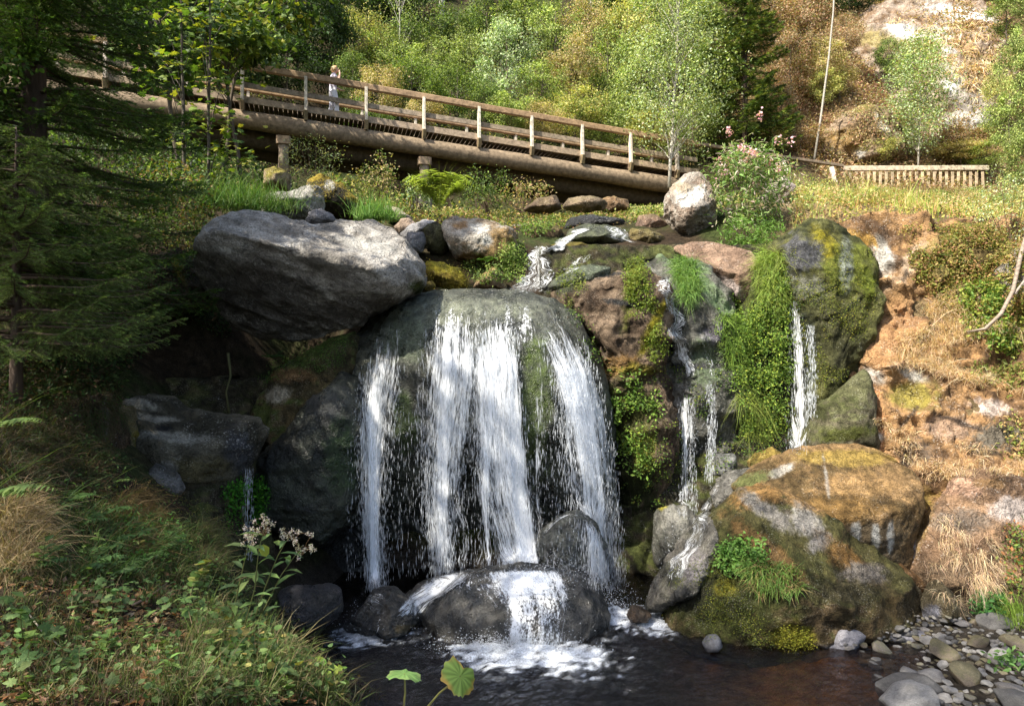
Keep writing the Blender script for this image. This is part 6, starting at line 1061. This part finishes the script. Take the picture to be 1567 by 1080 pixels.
for k in range(26):
    px = r6.uniform(20, 560); py = r6.uniform(850, 1060)
    if px > 330 + (py - 850) * 1.0 or py > 1080: continue
    l, m_ = hit(px, py)
    if l is None or l[1] > 7: continue
    fo = Fol(300 + k); h = r6.uniform(.12, .3); e = empty('weed', l, 'small leafy weed among the grass and litter of the left bank', 'plant', 'small weeds on the left bank'); mb = MB(); ln_ = fo.rs.normal(0, .25, 2); tip = l + np.array([ln_[0] * h, ln_[1] * h, h]); mb.tube([l, (l + tip) / 2 + fo.rs.normal(0, .01, 3), tip], [.003, .0025, .0015], 5, (.14, .16, .05))
    nl = int(8 + h * 40); t_ = fo.rs.uniform(.15, 1, nl)[:, None]; p_ = l * (1 - t_) + tip * t_; a = np.arange(nl) * 2.4; hd = np.stack([np.cos(a), np.sin(a), .3 + 0 * a], 1)
    fo.leaves(p_, fo.rs.uniform(.035, .085, nl), ['lance', 'round', 'oval'][k % 3], np.tile([0, 0, 2.], (nl, 1)), hd, pal(fo.rs, nl, [[(.18, .28, .07), (.24, .34, .09)], [(.12, .2, .05), (.3, .3, .09)], [(.10, .18, .05), (.16, .24, .06)]][k % 3], .15), .3, 1.4)
    fo.build('leaves', M_LEAF, e)['kind'] = 'stuff'; mb.build('stem', M_LEAF, e, True)
fo = Fol(330); cover_leaves(fo, [(60,780),(200,760),(300,830),(330,900),(230,900),(100,860)], 520, .05, [(.08, .15, .04), (.12, .21, .05), (.16, .2, .06)], (.02, .16), 'lance', thr=-.05, sc_=3, per=4, r=.04, up=.6); cover_leaves(fo, [(330,900),(430,960),(560,1060),(500,1085),(330,1085)], 260, .05, HB + [(.36, .3, .1)], (.02, .14), 'round', thr=.0, sc_=3, per=3, r=.04, up=.9); stuff(fo, 'bank_leaves', M_LEAF)
# sticks
for k, (pl, r, c, lab) in enumerate([([(43,940),(70,975),(107,1005)], .005, (.42,.36,.27), 'thin pale curved stick standing out of the herbs at the left'), ([(205,932),(230,920),(257,898)], .008, (.30,.2,.14), 'short brown stick lying at the top of the leaf litter'), ([(177,997),(225,1003),(277,1007)], .005, (.22,.15,.1), 'thin brown twig lying across the bank, middle'), ([(110,1012),(150,1035),(200,1068)], .004, (.3,.24,.18), 'thin twig running down to the bottom of the bank'), ([(138,983),(185,955),(215,935)], .007, (.2,.13,.09), 'dark stick under the withered yellow leaf')]):
    pts_ = []
    for x, y in pl:
        l, m_ = hit(x, y); pts_.append(l + np.array([0, -.02, .035]))
    mb = MB(); mb.tube(pts_, [r, r * .9, r * .6], 6, c); tag(mb.build('stick', M_BARK), lab, 'stick')
mb = MB(); mb.tube([P(227,783,7.3), P(248,792,7.25), P(268,802,7.2)], [.014, .012, .008], 6, (.5, .44, .36)); tag(mb.build('stick', M_BARK), 'pale stick leaning across the brown rock above the bank', 'stick')
mb = MB(); mb.tube([P(349,540,9.9), P(353,575,9.9), P(346,600,9.85), P(351,632,9.8)], [.022, .015, .013, .02], 6, (.07, .07, .03)); tag(mb.build('root', M_BARK), 'mossy root hanging in the dark hollow under the big boulder', 'root')
# flowering plant
D0 = 4.25; e = empty('flowering_plant', P(372, 1020, D0), 'tall leafy plant with small white flower heads in front of the dark water', 'plant'); mb = MB(); fo = Fol(230); fl = Fol(231)
stems = [[(362,1045),(368,980),(390,900),(396,840),(406,805)], [(368,1045),(385,960),(405,900),(425,850),(447,812)], [(335,1040),(352,960),(365,900),(376,850),(385,812)], [(372,1045),(395,950),(430,880),(462,835)]]
for q, st in enumerate(stems):
    pts_ = np.array([P(x, y, D0 + .05 * q) for x, y in st]); mb.tube(pts_, np.linspace(.006, .0022, len(st)), 6, (.16, .17, .06))
    tt = np.linspace(.15, .9, 13); idx = tt * (len(st) - 1); lp = np.stack([np.interp(idx, np.arange(len(st)), pts_[:, c]) for c in range(3)], 1)
    a = np.arange(13) * 2.4 + q; hd = np.stack([np.cos(a), np.sin(a) * .8, .35 + .1 * fo.rs.normal(size=13)], 1)
    fo.leaves(lp, fo.rs.uniform(.10, .17, 13), 'lance', np.tile([0, -.4, 2.], (13, 1)), hd, pal(fo.rs, 13, [(.13, .20, .06), (.16, .24, .08), (.10, .16, .06)], .15), .3, 1.3)
    tip = pts_[-1]
    for _ in range(9):
        ft_ = tip + fo.rs.normal(0, 1, 3) * np.array([.05, .03, .035]); mb.tube([tip - np.array([0, 0, .06]), (tip + ft_) / 2 - np.array([0, 0, .01]), ft_], [.0016, .0013, .001], 4, (.28, .16, .09), False)
        n = 26; p_ = ft_ + fo.rs.normal(0, .009, (n, 3)); fl.leaves(p_, .013, 'oval', None, None, pal(fo.rs, n, [(.75, .68, .62), (.60, .50, .45)], .1))
fo.leaves(np.array([P(403, 832, D0), P(407, 985, D0), P(418, 1000, D0 + .05)]), .08, 'round', np.array([0, -2., .2]), np.array([[.05, 0, -1.], [.2, 0, -1], [.1, 0, -1]]), np.array([[.26, .30, .05], [.35, .20, .05], [.42, .32, .08]]), .2)
fo.build('leaves', M_LEAF, e)['kind'] = 'stuff'; mb.build('stem', M_LEAF, e, True); fl.build('flower_heads', M_LEAF, e)['kind'] = 'stuff'
# butterbur leaves
def bur(cx, cy, d, R_, nrm, col, edge, stalk, lab, seed, sq=1.):
    rs = np.random.RandomState(seed); e = empty('butterbur_leaf', P(*stalk[-1], d), lab, 'leaf'); c = P(cx, cy, d); nrm = unit(np.array(nrm, float)); u = unit(np.cross(nrm, [0, 1., .2])); v = np.cross(nrm, u); n = 54; V = [c]; C = [np.array(col)]
    for ring, f in enumerate((.35, .7, .9, 1.)):
        for k in range(n):
            a = k / n * 6.283; jag = 1 + (.05 * math.sin(a * 13 + seed) + .035 * rs.normal()) * (f > .8) + .05 * math.sin(a * 5 + seed) * f; rr = R_ * f * jag * (1 - .55 * max(0, math.cos(a + 1.57)) ** 8)
            V.append(c + u * rr * math.cos(a) * sq + v * rr * math.sin(a) + nrm * (.12 * R_ * math.sin(a * 7) * f ** 2 * .5 - .35 * R_ * f ** 2 * (math.cos(a) ** 2) + R_ * .08)); C.append(lerp(np.array(col) * (1 + .25 * math.sin(a * 14)), np.array(edge), sst(.78, 1.02, f + .12 * math.sin(a * 3 + seed) - .04)))
    T = [(0, 1 + k, 1 + (k + 1) % n) for k in range(n)]; Q = []
    for r_ in range(3):
        for k in range(n): Q.append((1 + r_ * n + k, 1 + (r_ + 1) * n + k, 1 + (r_ + 1) * n + (k + 1) % n, 1 + r_ * n + (k + 1) % n))
    o = mk('leaf_blade', np.array(V), [np.array(T), np.array(Q)], M_LEAF, np.clip(np.array(C), 0, 1), True, e, np.array(e.location)); o.location = (0, 0, 0)
    mb = MB(); mb.tube([c + nrm * .02 * R_] + [P(x, y, d + .02) for x, y in stalk], np.linspace(.004, .006, len(stalk) + 1), 6, (.26, .24, .08)); mb.build('stalk', M_LEAF, e, True)
bur(619, 1031, 3.5, .088, (.12, .12, 1.), (.20, .34, .10), (.26, .36, .12), [(620, 1060), (616, 1100)], 'flat green toothed leaf on a thin stalk over the pool edge, left one', 3)
bur(704, 1034, 3.5, .098, (.55, -.6, .6), (.26, .38, .08), (.55, .34, .08), [(672, 1060), (640, 1098)], 'yellowing toothed leaf with brown edge leaning over the pool, right one', 5)
fo = Fol(232); q = P(480, 1030, 3.9) + fo.rs.normal(0, 1, (40, 3)) * np.array([.10, .05, .05]); fo.leaves(q, .045, 'round', np.array([0, -.5, .8]), None, pal(fo.rs, 40, [(.20, .34, .07), (.28, .36, .07)], .15)); thing_fol(fo, 'plant', 'small light green plant at the brink of the bank beside the white flowers', 'plant')
